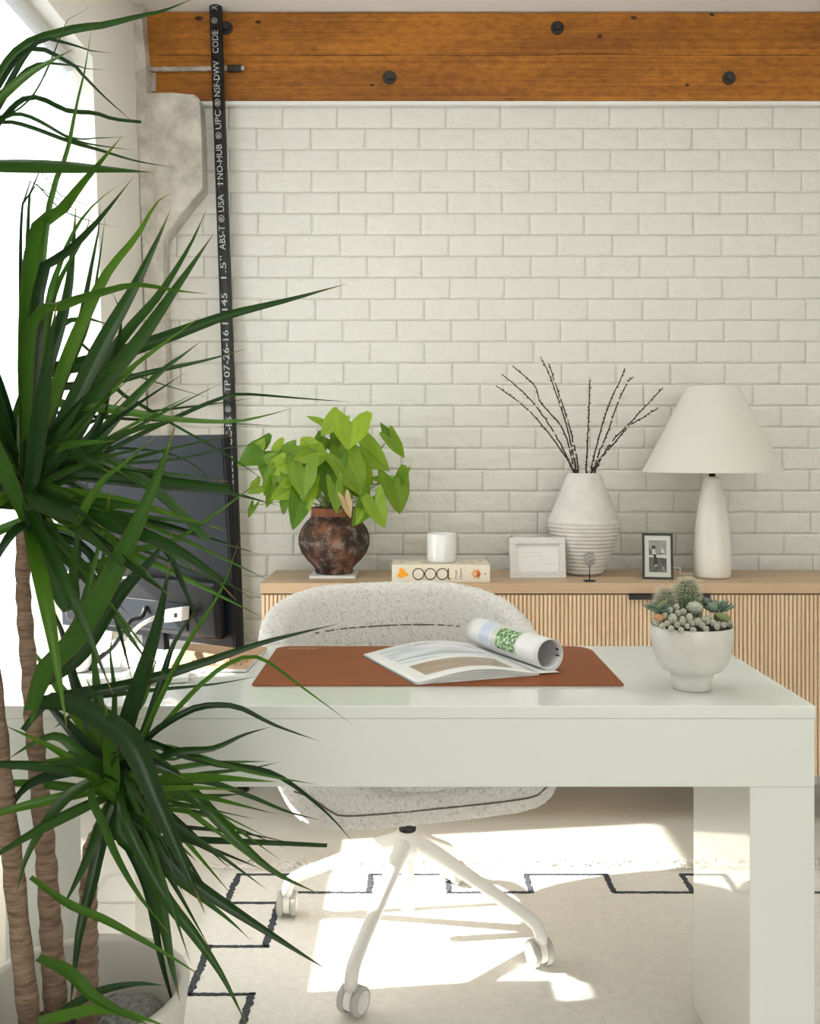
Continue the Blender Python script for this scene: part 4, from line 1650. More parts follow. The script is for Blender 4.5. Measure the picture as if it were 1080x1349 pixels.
# book with the orange spine
bx0, bx1 = (516 - 540) * 3.07 / F, (645.5 - 540) * 3.07 / F
by0, by1, bz1 = 3.07, 3.235, 0.8455
bk_ = thing('design_book', 'thick cream book with orange motifs on spine under the candle', 'book', ((bx0 + bx1) / 2, 3.15, SZ))
box('spine', bx0, bx1, by0, by0 + .003, SZ, bz1, M_cream, bk_, .0012)
box('cover', bx0, bx1, by0 + .0031, by1, bz1 - .003, bz1, M_cream, bk_, .0008)
box('cover', bx0, bx1, by0 + .0031, by1, SZ, SZ + .003, M_cream, bk_, .0008)
box('pages', bx0 + .003, bx1 - .003, by0 + .0032, by1 - .004, SZ + .0031, bz1 - .0031, M_paper, bk_)


def spt(px, py):
    p = P(px, py, by0)
    return Vector((p.x, by0 - .0005, p.z))


def spoly(nm, pts, m_):
    obj(nm, [spt(*q) for q in pts], [tuple(range(len(pts)))[::-1]], m_, bk_)


bl = []
for k in range(28):
    th = 2 * PI * k / 28
    r = 6.2 + 1.3 * math.sin(3 * th + .6) + .8 * math.sin(5 * th)
    bl.append((530 + r * math.cos(th), 755.5 + r * math.sin(th)))
spoly('orange_blob', bl, M_orange)
for cx in (551, 566.8, 582.6):
    v, f = [], []
    n_ = 40
    for k in range(n_):
        th = 2 * PI * k / n_
        for rr in (7.9, 6.55):
            v.append(spt(cx + rr * math.cos(th), 756.2 + rr * math.sin(th)))
    for k in range(n_):
        k2 = (k + 1) % n_
        f.append((2 * k, 2 * k + 1, 2 * k2 + 1, 2 * k2))
    obj('numeral_zero', v, f, M_brownprint, bk_)
spoly('numeral_one', [(589.6, 749), (591.2, 749), (591.2, 761.8), (593.6, 761.8), (593.6, 763), (589.6, 763)], M_brownprint)
for s, px, py, ln in (('Design', 602.2, 763, 12), ('Classics', 608.2, 763, 14)):
    p = spt(px, py)
    text_on('lettering', s, p, (0, 0, 1), (-1, 0, 0), ln * by0 / F, 3.2 * by0 / F, M_brownprint, bk_, .0001)
c0 = (627.5, 755.8)
for a in range(0, 360, 30):
    an = math.radians(a)
    c_, s_ = math.cos(an), math.sin(an)
    r0, r1, w_ = (3.0, 7.4, .9) if a % 60 == 0 else (3.0, 6.2, .7)
    spoly('orange_ray', [(c0[0] + c_ * r0 - s_ * w_, c0[1] + s_ * r0 + c_ * w_), (c0[0] + c_ * r1 - s_ * w_ * .6, c0[1] + s_ * r1 + c_ * w_ * .6),
                         (c0[0] + c_ * r1 + s_ * w_ * .6, c0[1] + s_ * r1 - c_ * w_ * .6), (c0[0] + c_ * r0 + s_ * w_, c0[1] + s_ * r0 - c_ * w_)][::-1], M_orange2)
spoly('orange_motif', [(626, 752.6), (631, 752), (632.4, 756), (631, 760), (626, 759.4), (627.4, 756)], M_orange2)
spoly('publisher_mark', [(639, 753.6), (640.6, 756), (639, 758.4), (637.4, 756)], M_ink)
for (a, b_, m_) in ((.08, .35, M_print), (.16, .55, M_ink), (.30, .3, M_print), (.70, .35, M_ink), (.80, .4, M_print), (.90, .6, M_print)):
    x = bx0 + (bx1 - bx0) * a
    y = by0 + (by1 - by0) * b_
    obj('cover_print', [(x, y, bz1 + .0003), (x + .016, y + .003, bz1 + .0003), (x + .018, y + .012, bz1 + .0003), (x + .004, y + .015, bz1 + .0003)], [(0, 1, 2, 3)], m_, bk_)

# candle on the book
kc = Vector(((582 - 540) * 3.15 / F, 3.15, bz1))
cn = thing('candle', 'white candle in milky glass tumbler standing on the cream book', 'candle', tuple(kc))
v, f = lathe_geo([(.040, 0.0), (.046, .001), (.0485, .006), (.0495, .015), (.0495, .0945), (.0485, .0958), (.0475, .0945), (.0470, .015), (.044, .008), (.001, .008)], kc, 48)
obj('glass', v, f, M_milk, cn, True)
lathe('wax', [(.001, .0085), (.0465, .0155), (.0468, .080), (.040, .081), (.001, .0805)], kc, M_wax, cn, 36)
tube('wick', [kc + Vector((0, 0, .080)), kc + Vector((.001, 0, .090))], .001, M_print, cn, 6)

# ------------------------------------------------------------------ arrowhead plant in the old clay pot
pc = Vector(((440 - 540) * 3.235 / F, 3.235, SZ))
pl = tag(lathe('tile_coaster', [(.001, 0), (.0745, 0), (.0755, .002), (.0755, .008), (.0745, .010), (.001, .010)], pc, M_plate, None, 4), 'square white tile under the old clay pot', 'coaster')
pl.rotation_euler = (0, 0, 0)
v = [(pc.x - .077, pc.y - .077), (pc.x + .077, pc.y - .077), (pc.x + .077, pc.y + .077), (pc.x - .077, pc.y + .077)]
me_old = pl.data
tmp = slab('tile_tmp', v, SZ + .0002, SZ + .010, M_plate)
pl.data, pl.location = tmp.data, tmp.location
bpy.data.objects.remove(tmp, do_unlink=True)
bevel(pl, .0015)
pcz = pc + Vector((0, 0, .0105))
ap = thing('arrowhead_plant', 'leafy arrowhead plant in a weathered dark clay pot on the sideboard', 'potted plant', tuple(pcz))


def wob(r, z, th):
    return r * (1 + .012 * mnoise.noise(Vector((math.cos(th) * 2, math.sin(th) * 2, z * 14))))


prof = [(.030, 0), (.060, 0.0), (.065, .006), (.064, .016), (.072, .026), (.092, .046), (.112, .072), (.1215, .098), (.122, .122), (.113, .150), (.096, .174), (.082, .188), (.077, .196)]
pot = lathe('pot', prof, pcz, M_terra, ap, 56, True, False, wob)
prof = [(.077, .1955), (.079, .200), (.077, .206), (.077, .214), (.080, .221), (.078, .225), (.072, .224), (.071, .215), (.072, .19), (.09, .165), (.001, .164)]
lathe('rim', prof, pcz, M_terra_rim, ap, 56, False)
lathe('soil', [(.085, .166), (.070, .198), (.001, .202)], pcz, M_soil, ap, 24, False, False)
# white worn marks scribed on the pot
for k in range(13):
    an = math.radians(205 + k * 5.0)
    z = .112 + random.uniform(-.001, .001)
    r = .1245
    tube('worn_mark', [pcz + Vector((math.cos(an) * r, math.sin(an) * r, z)), pcz + Vector((math.cos(an + .05) * r, math.sin(an + .05) * r, z + random.uniform(-.003, .003)))], .0011, M_gravel, ap, 5)


def heart_leaf(name, att, tip, wpx, d, mat_, parent, face=None, curl=.25, fold=.22):
    """arrow shaped blade from its attachment point to its tip (pixels at depth d)"""
    a = P(att[0], att[1], d)
    dt = d + random.uniform(-.05, .03)
    t = P(tip[0], tip[1], dt)
    L = (t - a).length
    yv = (t - a).normalized()
    nrm = face or Vector((random.uniform(-.4, .4), -1, random.uniform(.0, .55)))
    xv = yv.cross(nrm).normalized()
    zv = xv.cross(yv).normalized()
    if zv.y > 0:
        zv = -zv
    w = wpx * 1.22 * d / F
    half = [(.0, 0.0), (.07, -.14), (.19, -.32), (.36, -.46), (.48, -.40), (.49, -.20), (.46, .0), (.45, .20), (.40, .42), (.29, .62), (.16, .82), (.06, .94), (.0, 1.0)]
    mids = [0, .0, .02, .05, .09, .14, .24, .36, .50, .65, .81, .93, 1.0]
    vs, uvl, fs = [], [], []
    S = 4
    wave = random.uniform(0, 6)
    for sd in (-1, 1):
        b0_ = len(vs)
        for i, ((x, y), m_) in enumerate(zip(half, mids)):
            for s in range(S + 1):
                q = s / S
                X, Y = sd * x * w * q, (m_ + (y - m_) * q) * L
                zz = fold * abs(X) - curl * (Y / L) ** 2 * L * .5 + .035 * w * math.sin(i * 1.5 + wave + sd) * q
                vs.append(a + xv * X + yv * Y + zv * (-zz if False else zz - curl * .1 * L))
                uvl.append((.5 + sd * q * .45, min(max(y, 0), 1) * q * .88 + .05))
        for i in range(len(half) - 1):
            for s in range(S):
                k = b0_ + i * (S + 1) + s
                q = (k, k + 1, k + S + 2, k + S + 1)
                fs.append(q if sd > 0 else q[::-1])
    o = obj(name, vs, fs, mat_, parent, True, uv=uvl)
    # midrib
    rib = [a + yv * (L * q) + zv * (-curl * (q ** 2) * L * .5 - curl * .1 * L + .0004) for q in (0, .25, .5, .75, .95)]
    tube('midrib', rib, [.0011, .0009, .0008, .0006, .0003], M_petiole, o, 5)
    return a


SYN = [((462, 556), (459, 591), 46, 3.14), ((443, 552), (422, 573), 24, 3.20), ((515, 577), (533, 604), 17, 3.18), ((514, 576), (500, 557), 12, 3.19),
       ((474, 588), (511, 619), 37, 3.20), ((519, 634), (529, 677), 36, 3.12), ((512, 633), (487, 628), 13, 3.13), ((528, 630), (538, 616), 13, 3.12),
       ((486, 659), (464, 697), 25, 3.08), ((493, 659), (505, 697), 28, 3.07), ((348, 594), (311, 611), 34, 3.20), ((338, 596), (347, 578), 18, 3.22), ((352, 607), (346, 633), 20, 3.19),
       ((341, 640), (327, 650), 18, 3.16), ((334, 666), (327, 681), 9, 3.17), ((366, 627), (345, 654), 28, 3.15), ((386, 642), (357, 657), 24, 3.11),
       ((396, 657), (387, 697), 27, 3.08), ((377, 655), (372, 677), 15, 3.10), ((402, 606), (370, 590), 30, 3.12), ((405, 606), (421, 584), 26, 3.12),
       ((400, 617), (398, 655), 36, 3.09), ((392, 606), (362, 612), 30, 3.14), ((407, 610), (434, 596), 20, 3.11), ((436, 616), (433, 660), 36, 3.13),
       ((441, 640), (444, 677), 18, 3.08), ((456, 610), (478, 652), 40, 3.12), ((438, 582), (447, 603), 20, 3.26), ((428, 580), (415, 594), 24, 3.27),
       ((450, 598), (446, 628), 28, 3.22), ((470, 640), (482, 658), 22, 3.16), ((372, 590), (355, 602), 22, 3.22), ((424, 556), (404, 548), 8, 3.24), ((384, 625), (380, 645), 26, 3.13),
       ((420, 625), (415, 655), 26, 3.17), ((372, 612), (350, 622), 24, 3.13), ((380, 598), (388, 580), 22, 3.18), ((410, 590), (395, 575), 22, 3.20), ((360, 640), (352, 668), 16, 3.14), ((408, 640), (405, 672), 22, 3.10), ((470, 612), (492, 640), 26, 3.17), ((448, 575), (436, 560), 22, 3.24), ((390, 632), (372, 640), 22, 3.12), ((460, 632), (455, 662), 24, 3.15), ((366, 608), (345, 600), 20, 3.17), ((418, 600), (430, 622), 24, 3.18), ((478, 665), (470, 690), 12, 3.10), ((488, 590), (478, 606), 22, 3.27)]
for k, (a, t, w, d) in enumerate(SYN):
    ap_ = heart_leaf('leaf', a, t, w, d, M_syn, ap)
    base = pcz + Vector((random.uniform(-.04, .04), random.uniform(-.04, .04), .20))
    mid_ = base.lerp(ap_, .55) + Vector((0, .01, .03))
    tube('petiole', catmull([base, base.lerp(mid_, .5) + Vector((0, 0, .012)), mid_, ap_], 12), [.0022 - .0008 * i / 11 for i in range(12)], M_petiole, ap, 6)
a_ = heart_leaf('dry_leaf', (455, 658), (463, 683), 13, 3.07, M_dryleaf, ap)
tube('petiole', [pcz + Vector((0.02, -.05, .20)), a_], .0015, M_dryleaf, ap, 5)

# ------------------------------------------------------------------ bowl of cacti on the desk
bc_ = Vector(((911 - 540) * 1.83 / F, 1.83, DZ))
cb_ = thing('cactus_bowl', 'white footed bowl planted with cacti and succulents on the desk', 'potted plant', tuple(bc_))
prof = [(.030, .0005), (.0362, .001), (.0372, .003), (.0385, .018), (.040, .030), (.044, .0325), (.056, .038), (.067, .052), (.0740, .072), (.0768, .095), (.0775, .122), (.0768, .1235), (.0755, .122), (.0745, .110), (.05, .10), (.001, .10)]
lathe('bowl', prof, bc_, M_bowl, cb_, 64)
lathe('soil', [(.0750, .117), (.04, .121), (.001, .122)], bc_, M_soil, cb_, 32, False)


def cactus(px, py_top, d, r, h, ribs):
    top = P(px, py_top, d)
    b0_ = Vector((top.x, d, top.z - h))
    prof = [(r * .72, 0), (r * .95, h * .18), (r, h * .45), (r * .95, h * .68), (r * .78, h * .84), (r * .45, h * .95), (r * .15, h * .995)]
    fine = []
    for i in range(len(prof) - 1):
        for s in range(3):
            t = s / 3
            fine.append((prof[i][0] + (prof[i + 1][0] - prof[i][0]) * t, prof[i][1] + (prof[i + 1][1] - prof[i][1]) * t))
    fine.append(prof[-1])
    body = lathe('cactus', fine, b0_, M_cactus, cb_, ribs * 4, True, True, lambda R, z, th: R * (1 + .07 * math.cos(ribs * th)))
    m = MB()
    for k in range(ribs):
        th = 2 * PI * k / ribs
        nrow = int(h / .0055)
        for j in range(nrow):
            z = h * (j + .5) / nrow
            R = interp([(b_, a_) for a_, b_ in prof], z) * 1.06
            c = b0_ + Vector((R * math.cos(th), R * math.sin(th), z))
            up = max(0, (z / h - .6) * 2.2)
            for q in range(12):
                dv = Vector((math.cos(th), math.sin(th), up)).normalized() + Vector((random.uniform(-1, 1), random.uniform(-1, 1), random.uniform(-.8, 1))) * .75
                dv.normalize()
                L_ = random.uniform(.005, .012) * (1 + .8 * up)
                sd = dv.cross(Vector((random.random(), random.random(), random.random()))).normalized() * .00034
                s2 = dv.cross(sd).normalized() * .00034
                m.add([c + sd, c - sd * .5 + s2, c - sd * .5 - s2, c + dv * L_], [(0, 1, 3), (1, 2, 3), (2, 0, 3)])
    for q in range(160):
        th = random.uniform(0, 2 * PI)
        R = r * .5 * math.sqrt(random.random())
        c = b0_ + Vector((R * math.cos(th), R * math.sin(th), h * (.995 - .05 * R / r)))
        dv = (Vector((math.cos(th) * R / r, math.sin(th) * R / r, 1)) + Vector((random.uniform(-.4, .4), random.uniform(-.4, .4), 0))).normalized()
        L_ = random.uniform(.006, .011)
        sd = dv.cross(Vector((.3, .8, .1))).normalized() * .00034
        s2 = dv.cross(sd).normalized() * .00034
        m.add([c + sd, c - sd * .5 + s2, c - sd * .5 - s2, c + dv * L_], [(0, 1, 3), (1, 2, 3), (2, 0, 3)])
    stuff(m.build('spines', M_spine, body))


cactus(904.5, 764, 1.85, .0235, .092, 20)
cactus(877, 778, 1.845, .0185, .075, 17)


def blob(nm, px, py, d, rx, rz, m_, amp=.08, sc=5.0, tilt=0):
    c = P(px, py, d)
    bm_ = bmesh.new()
    bmesh.ops.create_icosphere(bm_, subdivisions=3, radius=1)
    vs = []
    Rm = Matrix.Rotation(tilt, 3, 'Y')
    for q in bm_.verts:
        k = 1 + amp * mnoise.noise(q.co * sc + Vector((px, py, 0)))
        vs.append(c + Rm @ Vector((q.co.x * rx * k, q.co.y * rx * k, q.co.z * rz * k)))
    o = obj(nm, vs, [tuple(x.index for x in q.verts) for q in bm_.faces], m_, cb_, True)
    bm_.free()
    return o


for (px, py, d, rx, rz) in ((882.5, 804, 1.79, .0060, .0066), (876, 811, 1.785, .0058, .0064), (891, 800, 1.80, .0058, .0066), (886, 815, 1.775, .0085, .0092), (893, 808, 1.785, .0060, .0070),
                            (899, 818, 1.770, .0066, .0092), (908, 815, 1.772, .0070, .0100), (900, 806, 1.79, .0066, .0066), (915, 801, 1.80, .0145, .0120), (919, 819, 1.770, .0078, .0075),
                            (931, 818, 1.772, .0062, .0072), (926, 816, 1.768, .0040, .0038), (939, 821, 1.775, .0055, .0060), (948, 822, 1.785, .0060, .0060), (879, 821, 1.775, .0062, .0062), (892, 823, 1.768, .0058, .0060), (905, 825, 1.765, .0056, .0056), (925, 824, 1.767, .0060, .0060), (870, 820, 1.79, .0060, .0055), (957, 820, 1.80, .0060, .0055), (945, 814, 1.80, .0065, .0065), (884, 828, 1.764, .006, .006), (897, 830, 1.760, .0058, .006), (913, 830, 1.759, .006, .0058), (930, 829, 1.761, .006, .006), (944, 826, 1.768, .006, .006), (873, 825, 1.772, .006, .006), (953, 823, 1.778, .006, .006), (865, 821, 1.785, .006, .006), (962, 820, 1.80, .005, .005), (934, 812, 1.785, .0070, .0068), (912, 821, 1.768, .0055, .0058)):
    blob('cactus_pup', px, py, d, rx, rz, M_mam, .22, 9.0)
blob('pebble', 868, 814, 1.785, .0085, .0065, M_pebble, .3, 2, .5)


def rosette(px, py, d, R, n_, m_, up=.6, az0=0, span=360, wide=.45):
    c = P(px, py, d)
    for k in range(n_):
        az = math.radians(az0 + span * (k + .5 * (k % 2)) / n_)
        ring = (k % 3) / 3.0
        elev = up * (.35 + ring * .9)
        L_ = R * (1 - .28 * ring)
        dv = Vector((math.cos(az) * math.cos(elev), math.sin(az) * math.cos(elev), math.sin(elev)))
        sdv = Vector((-math.sin(az), math.cos(az), 0))
        nv = dv.cross(sdv).normalized()
        vs, fs = [], []
        rows = [(0, .35, .10), (.3, .8, .16), (.6, 1.0, .15), (.82, .75, .11), (.95, .35, .06), (1.0, .04, .01)]
        for (t, w_, th) in rows:
            cc_ = c + dv * (L_ * t) + Vector((0, 0, .12 * L_ * t * t))
            for q in range(8):
                a = 2 * PI * q / 8
                vs.append(cc_ + sdv * (math.cos(a) * w_ * wide * L_ * .5) + nv * (math.sin(a) * th * L_ * .5))
        for i in range(len(rows) - 1):
            for q in range(8):
                fs.append((i * 8 + q, i * 8 + (q + 1) % 8, (i + 1) * 8 + (q + 1) % 8, (i + 1) * 8 + q))
        fs += [tuple(range(8))[::-1], tuple(range(40, 48))]
        obj('succulent_leaf', vs, fs, m_, cb_, True)


rosette(868, 806, 1.81, .034, 15, M_succ, .55)
rosette(945, 806, 1.83, .036, 18, M_succ, .75)
rosette(928, 800, 1.845, .026, 12, M_succ, .9)
blob('succulent_leaf', 951, 813, 1.79, .0150, .0085, M_succ2, .05, 2, .25)
blob('succulent_leaf', 872, 797, 1.80, .0060, .0150, M_succ2, .05, 2, .8)
blob('succulent_leaf', 938, 800, 1.81, .0105, .0100, M_succ, .05, 2, .2)

# ------------------------------------------------------------------ tall dracaena in its pot, in front of the desk
DP = Vector(((104 - 540) * 1.47 / F, 1.47, RZ + .0005))
ZRIM = 1.2 - 700 * 1.47 / F - DP.z
pr = 0.168
dra = thing('dracaena', 'tall dracaena with long strappy green leaves in a cream pot in front of the desk', 'potted plant', tuple(DP))
prof = [(.08, 0), (.115, .0), (.122, .006), (.150, ZRIM * .6), (pr - .002, ZRIM - .012), (pr, ZRIM - .004), (pr - .004, ZRIM), (pr - .014, ZRIM), (pr - .018, ZRIM - .008), (pr - .022, ZRIM - .11), (.001, ZRIM - .112)]
lathe('pot', prof, DP, M_pot, dra, 64)
v, f = lathe_geo([(pr - .022, ZRIM - .10), (.11, ZRIM - .085), (.06, ZRIM - .078), (.001, ZRIM - .075)], DP, 40, False)
v = [q + Vector((0, 0, .012 * mnoise.noise(q * 30))) for q in v]
obj('soil', v, f, M_soil, dra, True)
bm_ = bmesh.new()
bmesh.ops.create_icosphere(bm_, subdivisions=4, radius=1)
cst = P(185, 1330, 1.52)
cst.z = ZRIM - .085
v = []
for q in bm_.verts:
    k = 1 + .12 * mnoise.noise(q.co * 2) + .03 * mnoise.noise(q.co * 14)
    v.append(DP + Vector((.055 + q.co.x * .068 * k, .03 + q.co.y * .075 * k, ZRIM - .080 + q.co.z * .035 * k)))
obj('grit_mound', v, [tuple(x.index for x in q.verts) for q in bm_.faces], M_gravel, dra, True)
bm_.free()
HL = P(158, 1030, 1.45)       # lower head
HU = P(34, 640, 1.42)         # upper head
HT = P(-40, 190, 1.45)        # top head


def cane(pts, r0, r1):
    cv = catmull(pts, 60)
    rs = [r0 + (r1 - r0) * i / 59 + .0012 * math.sin(i * 1.9) + .0012 * mnoise.noise(Vector((i * .7, r0 * 100, 0))) for i in range(60)]
    tube('cane', cv, rs, M_trunk, dra, 16)


soilz = ZRIM - .085
cane([DP + Vector((.012, .0, soilz)), P(116, 1250, 1.465), P(118, 1130, 1.46), HL + Vector((-.03, 0, -.07)), HL + Vector((-.008, 0, -.015))], .0185, .009)
cane([DP + Vector((-.045, .03, soilz)), P(62, 1150, 1.50), P(40, 900, 1.47), P(30, 760, 1.43), HU], .019, .009)
cane([DP + Vector((-.055, -.04, soilz)), P(18, 1150, 1.46), P(-30, 700, 1.44), P(-45, 350, 1.44), HT], .017, .009)


def strap(pts3, wid, mat_, roll, blunt=False, nseg=18):
    """folded strap leaf along a 3-D path; wid in metres"""
    cv = catmull(pts3, nseg)
    fr = frames(cv)
    vs, uvl, fs = [], [], []
    cam_p = Vector((0, 0, H))
    for i, (p, t, a, b) in enumerate(fr):
        s = i / (nseg - 1)
        vdir = (cam_p - p).normalized()
        side_ = t.cross(vdir)
        if side_.length < .05:
            side_ = a
        side_.normalize()
        side_ = Quaternion(t, roll + .35 * s * math.sin(roll * 3)) @ side_
        nv = side_.cross(t).normalized()
        if nv.z < 0 and False:
            nv = -nv
        if blunt:
            w = wid * min(1, .5 + 1.6 * s) * (1 if s < .6 else 1 - .35 * (s - .6) / .4)
        else:
            w = wid * min(1, .55 + 1.7 * s) * (1 if s < .42 else max(0.02, 1 - ((s - .42) / .58) ** 1.35))
        w *= 1 + .05 * mnoise.noise(Vector((s * 7, wid * 900, roll)))
        h_ = w * .5
        dp = h_ * .36
        vs += [p - side_ * h_ + nv * dp, p - side_ * h_ * .5 + nv * dp * .25, p - nv * dp * .3, p + side_ * h_ * .5 + nv * dp * .25, p + side_ * h_ + nv * dp]
        sv = s * (.86 if blunt else 1)
        uvl += [(0, sv * .97), (.25, sv * .985), (.5, sv), (.75, sv * .985), (1, sv * .97)]
    for i in range(nseg - 1):
        for k in range(4):
            q = i * 5 + k
            fs.append((q, q + 1, q + 6, q + 5))
    obj('leaf', vs, fs, mat_, dra, True, uv=uvl)


def L(pts, w, head, dtip=0.0, light=False, blunt=False, roll=None, dbase=None):
    """leaf traced on the picture: image points base to tip, each put at its own depth"""
    hb = head
    n_ = len(pts)
    d0 = hb.y + random.uniform(-.03, .02) if dbase is None else dbase
    out3 = []
    for i, (x, y) in enumerate(pts):
        s = (i + 1) / n_
        d = d0 + dtip * s
        out3.append(P(x, y, d))
    path = [hb + Vector((0, 0, random.uniform(-.03, .03)))] + out3
    strap(path, w * 1.02 * d0 / F, M_dracl if light else M_drac, random.uniform(-.5, .5) if roll is None else roll, blunt, 20)


# top head
for pts, w, dt in (([(20, 70), (90, 40), (135, 33), (180, 22), (215, 14), (258, -3)], 12, .10), ([(40, 65), (90, 58), (115, 66), (148, 70)], 8, .0), ([(30, 95), (90, 85), (112, 90), (141, 92)], 6, .05),
                   ([(30, 70), (90, 82), (110, 100), (140, 130), (178, 163)], 6, -.10), ([(20, 150), (92, 181), (130, 182), (170, 180)], 4, -.05),
                   ([(20, 150), (92, 182), (120, 190), (176, 198)], 5, .06), ([(10, 160), (92, 186), (130, 197), (180, 212), (232, 221)], 6, .12), ([(40, 130), (90, 25), (105, 20), (120, 5)], 2.5, .0)):
    L(pts, w, HT, dt)
L([(30, 130), (90, 145), (125, 148), (150, 156), (186, 160)], 8, HT, .05, blunt=True)
L([(60, 300), (88, 200), (100, 140), (112, 90), (121, 32)], 10, HU, .0, light=True)
# upper head
UP = [([(40, 330), (80, 275), (105, 243), (140, 203), (160, 180)], 30, -.12, 1), ([(50, 380), (85, 335), (120, 300), (150, 265), (175, 234)], 20, -.05, 0),
      ([(60, 420), (80, 345), (100, 300), (125, 268), (155, 245)], 10, .05, 1), ([(40, 250), (70, 255), (100, 265), (131, 276)], 8, .08, 0),
      ([(30, 265), (85, 272), (119, 283)], 6, .0, 0), ([(30, 265), (85, 280), (125, 293), (158, 300)], 6, .1, 0),
      ([(95, 460), (110, 400), (122, 340), (130, 300), (132, 265)], 11, .03, 0), ([(95, 480), (118, 420), (130, 350), (139, 283)], 6, .08, 0),
      ([(70, 520), (105, 430), (140, 360), (180, 310), (205, 268), (226, 254)], 18, -.08, 1), ([(80, 560), (135, 450), (175, 380), (205, 320), (225, 275)], 22, .02, 0),
      ([(90, 560), (160, 450), (210, 390), (250, 325), (272, 276)], 20, .08, 0), ([(85, 590), (130, 510), (180, 450), (230, 380), (262, 335), (281, 308)], 25, -.02, 0),
      ([(40, 430), (85, 400), (130, 385), (180, 374), (230, 382), (273, 387)], 17, -.15, 1),
      ([(40, 500), (85, 485), (150, 468), (230, 440), (300, 415), (380, 395), (456, 374)], 20, .18, 0),
      ([(40, 520), (85, 510), (150, 503), (200, 490), (270, 475), (326, 459)], 11, .10, 0), ([(80, 620), (115, 590), (160, 540), (210, 490), (240, 468), (264, 450)], 17, .05, 0),
      ([(40, 530), (85, 535), (150, 540), (220, 552), (300, 556), (345, 549), (387, 537)], 13, .12, 1), ([(40, 540), (85, 545), (180, 552), (280, 556), (380, 562)], 6, .18, 0),
      ([(110, 560), (190, 543), (280, 532), (340, 523)], 6, .2, 0), ([(150, 590), (235, 548), (290, 525), (320, 519), (400, 525), (466, 530)], 6.5, .25, 0),
      ([(90, 460), (140, 480), (210, 505), (286, 527)], 5, .2, 0), ([(110, 500), (170, 525), (230, 560), (300, 600), (362, 642)], 5.5, .25, 0),
      ([(70, 610), (110, 597), (170, 570), (215, 557), (245, 552)], 14, -.05, 0), ([(60, 620), (140, 612), (230, 606), (300, 590), (355, 584)], 6, .2, 0),
      ([(85, 590), (110, 605), (145, 622)], 22, -.15, 0), ([(45, 600), (130, 590), (230, 600), (290, 640)], 5, .22, 0),
      ([(50, 660), (80, 670), (140, 685), (220, 715), (270, 748), (312, 792)], 26, -.10, 0), ([(60, 650), (150, 690), (240, 725), (290, 760), (338, 793)], 10, .12, 0),
      ([(60, 660), (130, 700), (200, 730), (270, 760), (338, 783)], 6, .15, 0), ([(100, 640), (160, 690), (210, 715), (240, 770), (270, 848)], 15, .05, 0),
      ([(100, 740), (170, 725), (228, 712), (290, 672), (347, 630)], 10, .05, 1), ([(95, 690), (118, 660), (140, 630), (165, 610), (205, 574)], 13, -.18, 1),
      ([(100, 800), (130, 760), (140, 700), (143, 640)], 9, -.10, 1), ([(60, 700), (95, 770), (105, 690), (118, 620)], 14, .04, 0), ([(50, 700), (92, 800), (96, 740), (108, 670)], 24, -.06, 0),
      ([(40, 690), (100, 745), (130, 780), (165, 830), (200, 880)], 16, .02, 0), ([(45, 690), (110, 720), (140, 770), (160, 840), (175, 900)], 11, .06, 0),
      ([(35, 560), (60, 480), (85, 400), (95, 330), (100, 270)], 22, .02, 0), ([(30, 560), (55, 470), (75, 380), (112, 310), (118, 280)], 14, .06, 1),
      ([(90, 600), (130, 560), (150, 480), (160, 420), (146, 380)], 12, .08, 0), ([(20, 560), (70, 440), (110, 420), (150, 430)], 16, .1, 0)]
for pts, w, dt, lt in UP:
    L(pts, w, HU, dt, light=bool(lt))
L([(50, 625), (80, 617), (150, 622), (220, 632), (303, 642)], 19, HU, .02, blunt=True)
L([(50, 635), (90, 628), (200, 640), (300, 650), (369, 667)], 15, HU, .12)
L([(110, 600), (165, 620), (220, 660), (273, 712)], 17, HU, .0, blunt=True)
L([(60, 880), (92, 850), (140, 770), (180, 690), (210, 620), (232, 558)], 29, P(40, 920, 1.34), -.02, light=True, roll=.1, dbase=1.33)
L([(70, 890), (105, 860), (150, 790), (205, 730), (228, 700)], 24, P(50, 920, 1.40), .04, roll=.2)
L([(60, 900), (88, 850), (110, 790), (135, 700), (148, 640)], 10, P(40, 930, 1.36), .02, light=True)
